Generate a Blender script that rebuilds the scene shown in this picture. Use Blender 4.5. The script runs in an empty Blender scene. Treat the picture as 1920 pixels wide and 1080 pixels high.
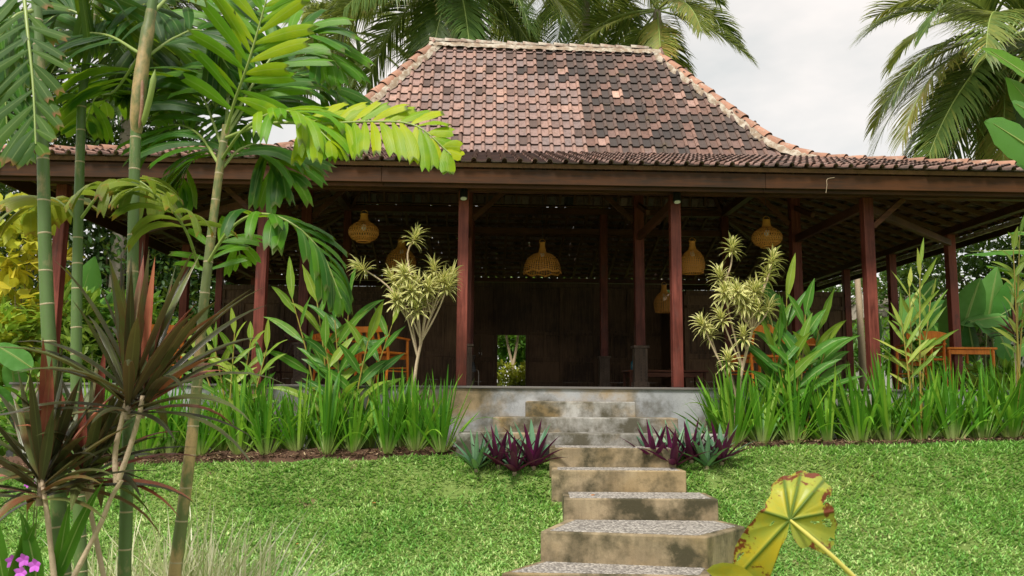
import bpy, math
import numpy as np
from mathutils import Vector, Matrix

RND = np.random.default_rng(7)
scene = bpy.context.scene
COL = scene.collection

# ---------------------------------------------------------------- camera
EYE = 1.55
FPX = 1536.0
PITCH = math.radians(7.24)
ROLL = math.radians(0.45)
cp, sp = math.cos(PITCH), math.sin(PITCH)
FWD = np.array([0.0, cp, sp]); UP0 = np.array([0.0, -sp, cp]); RT0 = np.array([1.0, 0, 0])
RT = RT0 * math.cos(ROLL) + UP0 * math.sin(ROLL)
UPV = UP0 * math.cos(ROLL) - RT0 * math.sin(ROLL)
cam_data = bpy.data.cameras.new('camera')
cam = bpy.data.objects.new('camera', cam_data)
COL.objects.link(cam)
cam_data.sensor_width = 36.0
cam_data.lens = FPX / 1920 * 36.0
cam_data.clip_end = 2000
cam_data.clip_start = 0.05
cam_data.dof.use_dof = True
cam_data.dof.focus_distance = 9.5
cam_data.dof.aperture_fstop = 8.0
M = Matrix(((RT[0], UPV[0], -FWD[0], 0), (RT[1], UPV[1], -FWD[1], 0), (RT[2], UPV[2], -FWD[2], EYE), (0, 0, 0, 1)))
cam.matrix_world = M
scene.camera = cam

# ---------------------------------------------------------------- world: bright overcast sky
SUN_EL, SUN_AZ = math.radians(56), math.radians(205)     # azimuth clockwise from +Y (behind camera, a bit left)
world = bpy.data.worlds.new('World'); scene.world = world
world.use_nodes = True
wn, wl = world.node_tree.nodes, world.node_tree.links
wn.clear()
w_out = wn.new('ShaderNodeOutputWorld'); w_bg = wn.new('ShaderNodeBackground')
w_sky = wn.new('ShaderNodeTexSky'); w_sky.sky_type = 'NISHITA'; w_sky.sun_disc = False
w_sky.sun_elevation = SUN_EL; w_sky.sun_rotation = SUN_AZ
w_tc = wn.new('ShaderNodeTexCoord'); w_map = wn.new('ShaderNodeMapping')
w_map.inputs['Scale'].default_value = (1.0, 1.0, 2.2)
w_noise = wn.new('ShaderNodeTexNoise'); w_noise.inputs['Scale'].default_value = 3.2
w_noise.inputs['Detail'].default_value = 5; w_noise.inputs['Roughness'].default_value = 0.55
w_ramp = wn.new('ShaderNodeValToRGB')
w_ramp.color_ramp.elements[0].position = 0.36; w_ramp.color_ramp.elements[0].color = (0.74, 0.735, 0.695, 1)
w_ramp.color_ramp.elements[1].position = 0.62; w_ramp.color_ramp.elements[1].color = (1.0, 0.93, 0.86, 1)
w_mul = wn.new('ShaderNodeVectorMath'); w_mul.operation = 'SCALE'; w_mul.inputs['Scale'].default_value = 3.25
w_mix = wn.new('ShaderNodeMix'); w_mix.data_type = 'RGBA'; w_mix.inputs['Factor'].default_value = 0.93
wl.new(w_tc.outputs['Generated'], w_map.inputs['Vector']); wl.new(w_map.outputs[0], w_noise.inputs['Vector'])
wl.new(w_noise.outputs['Fac'], w_ramp.inputs['Fac']); wl.new(w_ramp.outputs['Color'], w_mul.inputs[0])
wl.new(w_sky.outputs[0], w_mix.inputs[6]); wl.new(w_mul.outputs[0], w_mix.inputs[7])
wl.new(w_mix.outputs[2], w_bg.inputs['Color']); w_bg.inputs['Strength'].default_value = 0.1
wl.new(w_bg.outputs[0], w_out.inputs['Surface'])

sun_data = bpy.data.lights.new('sun', 'SUN'); sun = bpy.data.objects.new('sun', sun_data)
COL.objects.link(sun)
sun_data.energy = 1.5; sun_data.angle = math.radians(14); sun_data.color = (1.0, 0.95, 0.87)
sd = Vector((math.sin(SUN_AZ) * math.cos(SUN_EL), math.cos(SUN_AZ) * math.cos(SUN_EL), math.sin(SUN_EL)))
sun.rotation_euler = sd.to_track_quat('Z', 'Y').to_euler()
sun.location = (0, 0, 30)

scene.view_settings.view_transform = 'Standard'
scene.view_settings.look = 'None'
scene.view_settings.exposure = 1.7
scene.view_settings.gamma = 1.0
scene.view_settings.use_curve_mapping = False

# ---------------------------------------------------------------- helpers
def P(px, py, Y):
    """point seen at photo pixel (1920 wide) standing Y metres in front of the viewer"""
    r = FWD + (px - 960) / FPX * RT + (540 - py) / FPX * UPV
    r = r * (Y / r[1])
    return np.array([r[0], r[1], r[2] + EYE])

def nrm(a):
    a = np.asarray(a, float)
    return a / np.maximum(np.linalg.norm(a, axis=-1, keepdims=True), 1e-9)

def words(n):
    return ['first', 'second', 'third', 'fourth', 'fifth', 'sixth', 'seventh', 'eighth', 'ninth', 'tenth', 'eleventh',
            'twelfth', 'thirteenth', 'fourteenth', 'fifteenth', 'sixteenth', 'seventeenth', 'eighteenth'][n]

class MB:
    """collects geometry for one mesh"""
    def __init__(s):
        s.v = []; s.q = []; s.t = []; s.uv = []; s.ti = []; s.n = 0
    def add(s, v, q=None, t=None, uv=None, tint=0.5):
        v = np.asarray(v, float).reshape(-1, 3); k = len(v)
        s.v.append(v)
        if q is not None and len(q): s.q.append(np.asarray(q, int).reshape(-1, 4) + s.n)
        if t is not None and len(t): s.t.append(np.asarray(t, int).reshape(-1, 3) + s.n)
        s.uv.append(np.zeros((k, 2)) if uv is None else np.asarray(uv, float).reshape(-1, 2))
        s.ti.append(np.full(k, tint, float) if np.isscalar(tint) else np.asarray(tint, float).reshape(-1))
        s.n += k
    def mesh(s, name, smooth=True):
        me = bpy.data.meshes.new(name)
        v = np.concatenate(s.v); uv = np.concatenate(s.uv); ti = np.concatenate(s.ti)
        q = np.concatenate(s.q) if s.q else np.zeros((0, 4), int)
        t = np.concatenate(s.t) if s.t else np.zeros((0, 3), int)
        me.vertices.add(len(v)); me.vertices.foreach_set('co', v.astype(np.float32).ravel())
        loops = np.concatenate([q.ravel(), t.ravel()]).astype(np.int32)
        me.loops.add(len(loops)); me.loops.foreach_set('vertex_index', loops)
        npoly = len(q) + len(t)
        me.polygons.add(npoly)
        ls = np.concatenate([np.arange(len(q)) * 4, len(q) * 4 + np.arange(len(t)) * 3]).astype(np.int32)
        me.polygons.foreach_set('loop_start', ls)
        me.polygons.foreach_set('use_smooth', np.full(npoly, smooth, bool))
        ul = me.uv_layers.new(name='UVMap')
        ul.data.foreach_set('uv', uv[loops].astype(np.float32).ravel())
        at = me.attributes.new('tint', 'FLOAT', 'POINT'); at.data.foreach_set('value', ti.astype(np.float32))
        me.update(calc_edges=True)
        me.validate()
        return me
    def build(s, name, mat, parent=None, smooth=True, bevel=0):
        return link(name, s.mesh(name, smooth), mat, parent, bevel)

def link(name, me, mat, parent=None, bevel=0):
    if mat is not None and not me.materials: me.materials.append(mat)
    o = bpy.data.objects.new(name, me); COL.objects.link(o)
    if parent is not None: adopt(o, parent)
    if bevel:
        b = o.modifiers.new('bevel', 'BEVEL'); b.width = bevel; b.segments = 2; b.limit_method = 'ANGLE'
    return o

WM = {}
def adopt(o, parent):
    o.parent = parent
    if parent.type == 'EMPTY' and parent.name in WM: o.matrix_parent_inverse = WM[parent.name].inverted()

def thing(name, label, cat, loc=(0, 0, 0), group=None):
    o = bpy.data.objects.new(name, None); COL.objects.link(o)
    o.empty_display_size = 0.1
    o.location = tuple(float(c) for c in loc); o['label'] = label; o['category'] = cat
    if group: o['group'] = group
    WM[o.name] = Matrix.Translation(o.location)
    return o

def tag(o, label, cat=None, group=None, kind=None):
    o['label'] = label
    if cat: o['category'] = cat
    if group: o['group'] = group
    if kind: o['kind'] = kind
    return o

def copy_tree(o, parent=None):
    c = o.copy(); COL.objects.link(c)
    if parent is not None: c.parent = parent
    for ch in list(o.children): copy_tree(ch, c)
    return c

BOXQ = np.array([[0, 3, 2, 1], [4, 5, 6, 7], [0, 1, 5, 4], [1, 2, 6, 5], [2, 3, 7, 6], [3, 0, 4, 7]])
def boxverts(c, ax, ay, az):
    """centre and half-axis vectors"""
    c, ax, ay, az = (np.asarray(k, float) for k in (c, ax, ay, az))
    return np.array([c - ax - ay - az, c + ax - ay - az, c + ax + ay - az, c - ax + ay - az,
                     c - ax - ay + az, c + ax - ay + az, c + ax + ay + az, c - ax + ay + az])
def add_box(mb, c, ax, ay, az, tint=0.5):
    v = boxverts(c, ax, ay, az)
    if np.dot(np.cross(ax, ay), az) < 0: mb.add(v, BOXQ[:, ::-1], tint=tint)
    else: mb.add(v, BOXQ, tint=tint)
def add_bar(mb, a, b, w, h, up=(0, 0, 1), tint=0.5):
    a = np.asarray(a, float); b = np.asarray(b, float); d = b - a; L = np.linalg.norm(d); d /= L
    s = nrm(np.cross(d, up)); u = np.cross(s, d)
    add_box(mb, (a + b) / 2, d * L / 2, s * w / 2, u * h / 2, tint)

def add_tube(mb, pts, rad, k=8, tint=0.5, cap=True):
    pts = np.asarray(pts, float); n = len(pts)
    rad = np.full(n, rad, float) if np.isscalar(rad) else np.asarray(rad, float)
    T = nrm(np.gradient(pts, axis=0))
    ref = np.array([0.0, 0, 1]) if abs(T[0][2]) < 0.9 else np.array([1.0, 0, 0])
    u = nrm(np.cross(T[0], ref)); U = []
    for i in range(n):
        u = nrm(u - T[i] * np.dot(u, T[i])); U.append(u)
    U = np.array(U); W = np.cross(T, U)
    a = np.arange(k) / k * 2 * np.pi
    v = pts[:, None] + rad[:, None, None] * (np.cos(a)[None, :, None] * U[:, None] + np.sin(a)[None, :, None] * W[:, None])
    s = np.concatenate([[0], np.cumsum(np.linalg.norm(np.diff(pts, axis=0), axis=1))])
    uv = np.stack([np.tile(np.arange(k) / k, (n, 1)), np.tile(s[:, None], (1, k))], -1)
    i, j = np.meshgrid(np.arange(n - 1), np.arange(k), indexing='ij')
    q = np.stack([i * k + j, i * k + (j + 1) % k, (i + 1) * k + (j + 1) % k, (i + 1) * k + j], -1).reshape(-1, 4)
    tn = np.repeat(tint, k) if not np.isscalar(tint) else tint
    mb.add(v.reshape(-1, 3), q, uv=uv.reshape(-1, 2), tint=tn)
    if cap:
        for e, idx in ((0, 0), (n - 1, 1)):
            c = pts[e]; ring = v[e]
            vv = np.vstack([ring, c]); tr = [[a_, (a_ + 1) % k, k] if idx else [(a_ + 1) % k, a_, k] for a_ in range(k)]
            mb.add(vv, t=tr, tint=(tint if np.isscalar(tint) else tint[e]))

def smooth_path(pts, n):
    """Catmull-Rom through the points, resampled evenly"""
    p = np.asarray(pts, float)
    if len(p) == 2: return p[0] + (p[1] - p[0]) * np.linspace(0, 1, n)[:, None]
    e = np.vstack([2 * p[0] - p[1], p, 2 * p[-1] - p[-2]])
    out = []
    for i in range(len(p) - 1):
        t = np.linspace(0, 1, 24, endpoint=(i == len(p) - 2))[:, None]
        a, b, c, d = e[i], e[i + 1], e[i + 2], e[i + 3]
        out.append(0.5 * ((2 * b) + (-a + c) * t + (2 * a - 5 * b + 4 * c - d) * t ** 2 + (-a + 3 * b - 3 * c + d) * t ** 3))
    o = np.vstack(out); s = np.concatenate([[0], np.cumsum(np.linalg.norm(np.diff(o, axis=0), axis=1))])
    g = np.linspace(0, s[-1], n)
    return np.stack([np.interp(g, s, o[:, k]) for k in range(3)], -1)

def ribbons(base, d, side, L, W, droop, n=6, fold=0.15, prof=None, notch=0.0, wave=0.0, rng=RND):
    """N leaf blades. returns verts (N,(n+1)*3,3), uv, quads; blades bend towards the ground by droop"""
    base = np.atleast_2d(np.asarray(base, float)); N = len(base)
    d = nrm(np.broadcast_to(d, (N, 3))).copy(); side = np.broadcast_to(side, (N, 3)).copy().astype(float)
    L = np.broadcast_to(L, (N,)).astype(float); W = np.broadcast_to(W, (N,)).astype(float); droop = np.broadcast_to(droop, (N,)).astype(float)
    if prof is None: prof = np.sin(np.pi * np.clip(np.linspace(0.08, 1, n + 1), 0, 1)) ** 0.7
    prof = np.asarray(prof, float)
    p = base.copy(); V = np.zeros((N, n + 1, 3, 3)); step = L / n
    ph = rng.uniform(0, 6.28, N)
    for i in range(n + 1):
        side = nrm(side - d * np.sum(side * d, -1, keepdims=True))
        nor = np.cross(side, d)
        hw = (W * prof[i] / 2)[:, None]
        wv = (wave * W * np.sin(ph + i * 2.1))[:, None] if wave else 0
        back = (notch * step)[:, None] * d if (notch and i == n) else 0
        V[:, i, 0] = p - side * hw + nor * (fold * hw + wv)
        V[:, i, 1] = p - back
        V[:, i, 2] = p + side * hw + nor * (fold * hw - wv)
        p = p + d * step[:, None]
        dd = (droop / n)[:, None] * (0.35 + 1.3 * i / n)
        d = nrm(d + np.array([0, 0, -1.0]) * dd)
    uv = np.zeros((n + 1, 3, 2)); uv[:, :, 0] = [0, 0.5, 1]; uv[:, :, 1] = np.linspace(0, 1, n + 1)[:, None]
    q = []
    for i in range(n):
        for j in range(2):
            q.append([i * 3 + j, i * 3 + j + 1, (i + 1) * 3 + j + 1, (i + 1) * 3 + j])
    return V.reshape(N, -1, 3), uv.reshape(-1, 2), np.array(q)

def add_ribbons(mb, V, uv, q, tint):
    N, k, _ = V.shape
    Q = (q[None] + (np.arange(N) * k)[:, None, None]).reshape(-1, 4)
    tint = np.broadcast_to(tint, (N,))
    mb.add(V.reshape(-1, 3), Q, uv=np.tile(uv, (N, 1)), tint=np.repeat(tint, k))

def leaf_objects(V, uv, q, tint, name, mat, parent):
    tint = np.broadcast_to(tint, (len(V),))
    for i in range(len(V)):
        mb = MB(); mb.add(V[i], q, uv=uv, tint=float(tint[i])); mb.build(name, mat, parent)

# ---------------------------------------------------------------- materials
def newmat(name):
    m = bpy.data.materials.new(name); m.use_nodes = True
    nt = m.node_tree; nt.nodes.clear()
    out = nt.nodes.new('ShaderNodeOutputMaterial'); b = nt.nodes.new('ShaderNodeBsdfPrincipled')
    nt.links.new(b.outputs[0], out.inputs['Surface'])
    return m, nt, b, out
def N(nt, typ, **kw):
    n = nt.nodes.new(typ)
    for k, v in kw.items():
        if k.startswith('_'): setattr(n, k[1:], v)
        else: n.inputs[k.replace('__', ' ')].default_value = v
    return n
def ramp(nt, fac, stops):
    r = nt.nodes.new('ShaderNodeValToRGB'); e = r.color_ramp.elements
    while len(e) < len(stops): e.new(0.5)
    for el, (p, c) in zip(e, stops):
        el.position = p; el.color = (*c, 1) if len(c) == 3 else c
    nt.links.new(fac, r.inputs['Fac']); return r.outputs['Color']
def mixc(nt, fac, a, b, blend='MIX'):
    m = nt.nodes.new('ShaderNodeMix'); m.data_type = 'RGBA'; m.blend_type = blend
    for sock, val in ((m.inputs['Factor'], fac), (m.inputs[6], a), (m.inputs[7], b)):
        if isinstance(val, (int, float)): sock.default_value = val
        elif isinstance(val, tuple): sock.default_value = (*val, 1)
        else: nt.links.new(val, sock)
    return m.outputs[2]
def math_(nt, op, a, b=None, c=None, clamp=False):
    m = nt.nodes.new('ShaderNodeMath'); m.operation = op; m.use_clamp = clamp
    for i, val in enumerate((a, b, c)):
        if val is None: continue
        if isinstance(val, (int, float)): m.inputs[i].default_value = val
        else: nt.links.new(val, m.inputs[i])
    return m.outputs[0]
def noise(nt, scale, detail=4, rough=0.55, vec=None, out='Fac', dist=0.0):
    n = N(nt, 'ShaderNodeTexNoise', Scale=scale, Detail=detail, Roughness=rough, Distortion=dist)
    if vec is not None: nt.links.new(vec, n.inputs['Vector'])
    return n.outputs[out]
def coords(nt, scale=(1, 1, 1), kind='Object'):
    tc = nt.nodes.new('ShaderNodeTexCoord'); mp = nt.nodes.new('ShaderNodeMapping')
    mp.inputs['Scale'].default_value = scale; nt.links.new(tc.outputs[kind], mp.inputs['Vector']); return mp.outputs[0]
def geopos(nt, scale=(1, 1, 1)):
    g = nt.nodes.new('ShaderNodeNewGeometry'); mp = nt.nodes.new('ShaderNodeMapping')
    mp.inputs['Scale'].default_value = scale; nt.links.new(g.outputs['Position'], mp.inputs['Vector']); return mp.outputs[0]
def attr(nt, name='tint'):
    a = nt.nodes.new('ShaderNodeAttribute'); a.attribute_name = name; return a.outputs['Fac']
def bump(nt, b, height, strength=0.3, dist=0.01):
    bn = N(nt, 'ShaderNodeBump', Strength=strength, Distance=dist)
    nt.links.new(height, bn.inputs['Height']); nt.links.new(bn.outputs[0], b.inputs['Normal'])

def leafmat(name, stops, rough=0.38, trans=0.32, tcol=None, vein=0.25, tip=None, base=None, edge=None, under=None, spots=None, ribs=0, spec=0.25):
    """leaf: colour by the tint of each leaf, midrib, optional tip / base / edge / underside colours, light shining through"""
    m, nt, b, out = newmat(name)
    uvn = nt.nodes.new('ShaderNodeUVMap'); sx = nt.nodes.new('ShaderNodeSeparateXYZ'); nt.links.new(uvn.outputs[0], sx.inputs[0])
    u, v = sx.outputs[0], sx.outputs[1]
    oi = nt.nodes.new('ShaderNodeObjectInfo')
    pos = geopos(nt)
    nz = noise(nt, 9.0, 3, vec=pos)
    f = math_(nt, 'ADD', attr(nt), math_(nt, 'MULTIPLY', math_(nt, 'SUBTRACT', nz, 0.5), 0.35))
    f = math_(nt, 'ADD', f, math_(nt, 'MULTIPLY', math_(nt, 'SUBTRACT', oi.outputs['Random'], 0.5), 0.22))
    col = ramp(nt, f, stops)
    cen = math_(nt, 'ABSOLUTE', math_(nt, 'SUBTRACT', u, 0.5))      # 0 at the midrib
    if edge is not None:
        ef = math_(nt, 'GREATER_THAN', math_(nt, 'ADD', cen, math_(nt, 'MULTIPLY', nz, 0.12)), edge[1])
        col = mixc(nt, ef, col, edge[0])
    if ribs:
        w = N(nt, 'ShaderNodeTexWave', Scale=1.0, Distortion=0.6)
        cb = nt.nodes.new('ShaderNodeCombineXYZ')
        nt.links.new(math_(nt, 'MULTIPLY', math_(nt, 'SUBTRACT', v, math_(nt, 'MULTIPLY', cen, 0.5)), ribs), cb.inputs[0])
        nt.links.new(cb.outputs[0], w.inputs['Vector'])
        col = mixc(nt, math_(nt, 'MULTIPLY', w.outputs['Fac'], 0.22), col, (0.02, 0.05, 0.01))
    else:
        w = None
    if vein:
        mr = math_(nt, 'LESS_THAN', cen, 0.045)
        col = mixc(nt, math_(nt, 'MULTIPLY', mr, vein), col, (0.45, 0.55, 0.2))
    if base is not None:
        bf = nt.nodes.new('ShaderNodeMapRange'); bf.inputs['From Min'].default_value = base[1]; bf.inputs['From Max'].default_value = 0.0
        nt.links.new(v, bf.inputs['Value']); col = mixc(nt, bf.outputs[0], col, base[0])
    if tip is not None:
        tf = nt.nodes.new('ShaderNodeMapRange'); tf.inputs['From Min'].default_value = tip[1]; tf.inputs['From Max'].default_value = 1.0
        tv = math_(nt, 'ADD', v, math_(nt, 'MULTIPLY', math_(nt, 'SUBTRACT', nz, 0.5), 0.5))
        nt.links.new(tv, tf.inputs['Value']); col = mixc(nt, tf.outputs[0], col, tip[0])
    if spots is not None:
        s2 = noise(nt, spots[1], 4, 0.6, vec=pos)
        sf = math_(nt, 'GREATER_THAN', s2, spots[2]); col = mixc(nt, sf, col, spots[0])
    if under is not None:
        g = nt.nodes.new('ShaderNodeNewGeometry'); col = mixc(nt, g.outputs['Backfacing'], col, under)
    nt.links.new(col, b.inputs['Base Color'])
    b.inputs['Roughness'].default_value = rough
    b.inputs['Specular IOR Level'].default_value = spec
    st = math_(nt, 'SINE', math_(nt, 'MULTIPLY', u, 60.0))
    bump(nt, b, w.outputs['Fac'] if w else st, 0.25 if w else 0.12, 0.004)
    if trans:
        tr = nt.nodes.new('ShaderNodeBsdfTranslucent'); ms = nt.nodes.new('ShaderNodeMixShader'); ms.inputs[0].default_value = trans
        tc = mixc(nt, 0.55, col, tcol or (0.30, 0.42, 0.03)) 
        nt.links.new(tc, tr.inputs['Color'])
        nt.links.new(b.outputs[0], ms.inputs[1]); nt.links.new(tr.outputs[0], ms.inputs[2]); nt.links.new(ms.outputs[0], out.inputs['Surface'])
    return m

def woodmat(name, dark, light, rough=0.5, scale=1.0, axis=2, worn=None):
    m, nt, b, out = newmat(name)
    sc = [14 * scale] * 3; sc[axis] = 0.9 * scale
    vec = coords(nt, tuple(sc)); n1 = noise(nt, 2.2, 6, 0.65, vec=vec, dist=0.6)
    n2 = noise(nt, 1.3, 4, 0.6, vec=geopos(nt))
    oi = nt.nodes.new('ShaderNodeObjectInfo')
    f = math_(nt, 'ADD', n1, math_(nt, 'MULTIPLY', math_(nt, 'SUBTRACT', n2, 0.5), 0.9))
    f = math_(nt, 'ADD', f, math_(nt, 'MULTIPLY', math_(nt, 'SUBTRACT', oi.outputs['Random'], 0.5), 0.25))
    col = ramp(nt, f, [(0.28, dark), (0.72, light)])
    if worn is not None:
        n3 = noise(nt, 5, 6, 0.7, vec=geopos(nt, (1, 1, 0.35))); col = mixc(nt, ramp(nt, n3, [(0.58, (0, 0, 0)), (0.75, (1, 1, 1))]), col, worn)
    nt.links.new(col, b.inputs['Base Color']); 
    nt.links.new(math_(nt, 'ADD', rough - 0.1, math_(nt, 'MULTIPLY', n1, 0.25)), b.inputs['Roughness'])
    b.inputs['Specular IOR Level'].default_value = 0.22
    bump(nt, b, n1, 0.35, 0.004)
    return m

def tilemat(name, per_object):
    m, nt, b, out = newmat(name)
    if per_object:
        oi = nt.nodes.new('ShaderNodeObjectInfo'); sx = nt.nodes.new('ShaderNodeSeparateColor'); nt.links.new(oi.outputs['Color'], sx.inputs[0])
        age = sx.outputs[0]
    else: age = attr(nt)
    pos = geopos(nt)
    col = ramp(nt, age, [(0.0, (0.56, 0.36, 0.28)), (0.12, (0.34, 0.215, 0.18)), (0.3, (0.27, 0.185, 0.165)), (0.45, (0.22, 0.17, 0.16)),
                         (0.6, (0.19, 0.11, 0.088)), (0.75, (0.10, 0.075, 0.066)), (1.0, (0.058, 0.05, 0.047))])
    n1 = noise(nt, 16, 6, 0.7, vec=pos); n2 = noise(nt, 3.0, 5, 0.65, vec=pos); n3 = noise(nt, 60, 4, 0.6, vec=pos)
    uvn = nt.nodes.new('ShaderNodeUVMap'); su = nt.nodes.new('ShaderNodeSeparateXYZ'); nt.links.new(uvn.outputs[0], su.inputs[0])
    young = math_(nt, 'SUBTRACT', 1.0, math_(nt, 'MULTIPLY', age, 0.9), clamp=True)     # the rolls are washed clean on the newer tiles
    col = mixc(nt, math_(nt, 'MULTIPLY', math_(nt, 'MULTIPLY', su.outputs[0], young), 0.6), col, (0.40, 0.23, 0.17))
    col = mixc(nt, math_(nt, 'MULTIPLY', su.outputs[1], 0.75), col, (0.03, 0.022, 0.02))      # lower edge: black algae, plus the row's shadow line put into the colour
    col = mixc(nt, math_(nt, 'MULTIPLY', ramp(nt, n1, [(0.45, (0, 0, 0)), (0.7, (1, 1, 1))]), 0.55), col, (0.05, 0.04, 0.036))
    col = mixc(nt, math_(nt, 'MULTIPLY', ramp(nt, n2, [(0.60, (0, 0, 0)), (0.74, (1, 1, 1))]), 0.55), col, (0.10, 0.075, 0.028))
    col = mixc(nt, math_(nt, 'MULTIPLY', ramp(nt, n3, [(0.62, (0, 0, 0)), (0.75, (1, 1, 1))]), 0.3), col, (0.34, 0.29, 0.25))
    nt.links.new(col, b.inputs['Base Color']); b.inputs['Roughness'].default_value = 0.82
    b.inputs['Specular IOR Level'].default_value = 0.25
    bump(nt, b, n1, 0.4, 0.006)
    return m

def concretemat(name, base1, base2, algae=0.5, ochre=0.5, pebble=False, seed=0.0, streak=False):
    m, nt, b, out = newmat(name)
    pos = geopos(nt); off = N(nt, 'ShaderNodeVectorMath', _operation='ADD'); nt.links.new(pos, off.inputs[0]); off.inputs[1].default_value = (seed, seed * 2, seed * 3)
    v = off.outputs[0]
    n1 = noise(nt, 2.0, 7, 0.62, vec=v); n2 = noise(nt, 2.4, 8, 0.66, vec=v); n3 = noise(nt, 1.1, 6, 0.6, vec=v); n4 = noise(nt, 45, 5, 0.7, vec=v)
    col = mixc(nt, ramp(nt, n1, [(0.3, (0, 0, 0)), (0.7, (1, 1, 1))]), base1, base2)
    if streak:
        n5 = noise(nt, 1.0, 6, 0.65, vec=geopos(nt, (9, 9, 1.4))); col = mixc(nt, math_(nt, 'MULTIPLY', ramp(nt, n5, [(0.45, (0, 0, 0)), (0.7, (1, 1, 1))]), 0.5), col, (0.12, 0.095, 0.055))
    col = mixc(nt, math_(nt, 'MULTIPLY', ramp(nt, n3, [(0.475, (0, 0, 0)), (0.60, (1, 1, 1))]), ochre), col, (0.30, 0.195, 0.065))
    col = mixc(nt, math_(nt, 'MULTIPLY', ramp(nt, n2, [(0.43 if streak else 0.47, (0, 0, 0)), (0.60 if streak else 0.66, (1, 1, 1))]), algae), col, (0.05, 0.042, 0.018))
    col = mixc(nt, math_(nt, 'MULTIPLY', ramp(nt, n4, [(0.55, (0, 0, 0)), (0.72, (1, 1, 1))]), 0.35), col, (0.10, 0.085, 0.055))
    if pebble:
        vo = N(nt, 'ShaderNodeTexVoronoi', Scale=42.0); nt.links.new(v, vo.inputs['Vector'])
        sc_ = nt.nodes.new('ShaderNodeSeparateColor'); nt.links.new(vo.outputs['Color'], sc_.inputs[0]); col = mixc(nt, 0.8, col, ramp(nt, sc_.outputs[0], [(0.0, (0.10, 0.09, 0.08)), (0.5, (0.30, 0.28, 0.25)), (1.0, (0.50, 0.46, 0.40))]))
        col = mixc(nt, ramp(nt, vo.outputs['Distance'], [(0.45, (0, 0, 0)), (0.75, (1, 1, 1))]), col, (0.14, 0.125, 0.11))
        bump(nt, b, math_(nt, 'SUBTRACT', 1.0, vo.outputs['Distance']), 0.8, 0.012)
    else: bump(nt, b, n4, 0.5, 0.006)
    nt.links.new(col, b.inputs['Base Color']); b.inputs['Roughness'].default_value = 0.85
    return m

def plainmat(name, c1, c2, scale=8, rough=0.6, bumps=0.2, metal=0.0):
    m, nt, b, out = newmat(name)
    n1 = noise(nt, scale, 5, 0.6, vec=geopos(nt)); nt.links.new(mixc(nt, n1, c1, c2), b.inputs['Base Color'])
    b.inputs['Roughness'].default_value = rough; b.inputs['Metallic'].default_value = metal
    if bumps: bump(nt, b, n1, bumps, 0.01)
    return m

def trunkmat(name, green, tan, amount):
    """ringed palm stem: tint 1 = pale leaf scar ring"""
    m, nt, b, out = newmat(name)
    pos = geopos(nt, (1, 1, 0.45)); n1 = noise(nt, 11, 6, 0.68, vec=pos); n2 = noise(nt, 3.0, 4, 0.6, vec=pos); n3 = noise(nt, 70, 3, 0.6, vec=geopos(nt))
    col = mixc(nt, n2, green, tuple(c * 0.62 for c in green))
    col = mixc(nt, ramp(nt, math_(nt, 'ADD', math_(nt, 'MULTIPLY', n1, 0.65), math_(nt, 'MULTIPLY', n2, 0.35)), [(amount, (0, 0, 0)), (amount + 0.1, (1, 1, 1))]), col, tan)
    col = mixc(nt, math_(nt, 'MULTIPLY', ramp(nt, n3, [(0.5, (0, 0, 0)), (0.75, (1, 1, 1))]), 0.3), col, (0.10, 0.10, 0.05))
    col = mixc(nt, ramp(nt, attr(nt), [(0.6, (0, 0, 0)), (0.9, (1, 1, 1))]), col, (0.40, 0.33, 0.2))
    nt.links.new(col, b.inputs['Base Color']); b.inputs['Roughness'].default_value = 0.5
    bump(nt, b, n1, 0.3, 0.004)
    return m

MT = {}
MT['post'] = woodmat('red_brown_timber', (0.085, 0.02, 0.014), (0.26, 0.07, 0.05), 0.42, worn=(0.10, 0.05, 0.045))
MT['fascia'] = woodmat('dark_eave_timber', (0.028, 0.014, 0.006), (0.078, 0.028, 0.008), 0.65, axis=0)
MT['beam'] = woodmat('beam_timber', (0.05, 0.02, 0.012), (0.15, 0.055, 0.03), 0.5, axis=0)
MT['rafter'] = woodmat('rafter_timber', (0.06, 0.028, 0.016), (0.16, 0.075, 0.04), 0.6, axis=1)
MT['panel'] = woodmat('old_teak_panel', (0.06, 0.034, 0.018), (0.20, 0.115, 0.06), 0.55)
MT['carved'] = woodmat('carved_timber', (0.07, 0.05, 0.04), (0.20, 0.14, 0.10), 0.6)
MT['teak'] = woodmat('orange_teak', (0.55, 0.13, 0.012), (0.88, 0.28, 0.035), 0.35, scale=1.5)
MT['darkchair'] = woodmat('dark_chair_timber', (0.03, 0.014, 0.01), (0.09, 0.035, 0.02), 0.4)
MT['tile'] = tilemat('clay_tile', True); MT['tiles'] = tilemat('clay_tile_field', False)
def lichenmat(name, clay, amt):
    m, nt, b, out = newmat(name); pos = geopos(nt); n1 = noise(nt, 7, 7, 0.7, vec=pos); n2 = noise(nt, 13, 6, 0.7, vec=pos); n3 = noise(nt, 2.2, 4, 0.6, vec=pos)
    oi = nt.nodes.new('ShaderNodeObjectInfo')
    col = mixc(nt, oi.outputs['Random'], mixc(nt, n3, clay, tuple(c * 0.6 for c in clay)), tuple(c * 1.15 for c in clay))
    col = mixc(nt, ramp(nt, n1, [(amt, (0, 0, 0)), (amt + 0.14, (1, 1, 1))]), col, (0.46, 0.41, 0.33))
    col = mixc(nt, math_(nt, 'MULTIPLY', ramp(nt, n2, [(0.52, (0, 0, 0)), (0.70, (1, 1, 1))]), 0.55), col, (0.12, 0.10, 0.07))
    nt.links.new(col, b.inputs['Base Color']); b.inputs['Roughness'].default_value = 0.9; bump(nt, b, n2, 0.6, 0.012); return m
MT['cap'] = lichenmat('ridge_cap_clay', (0.36, 0.185, 0.12), 0.56)
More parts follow.
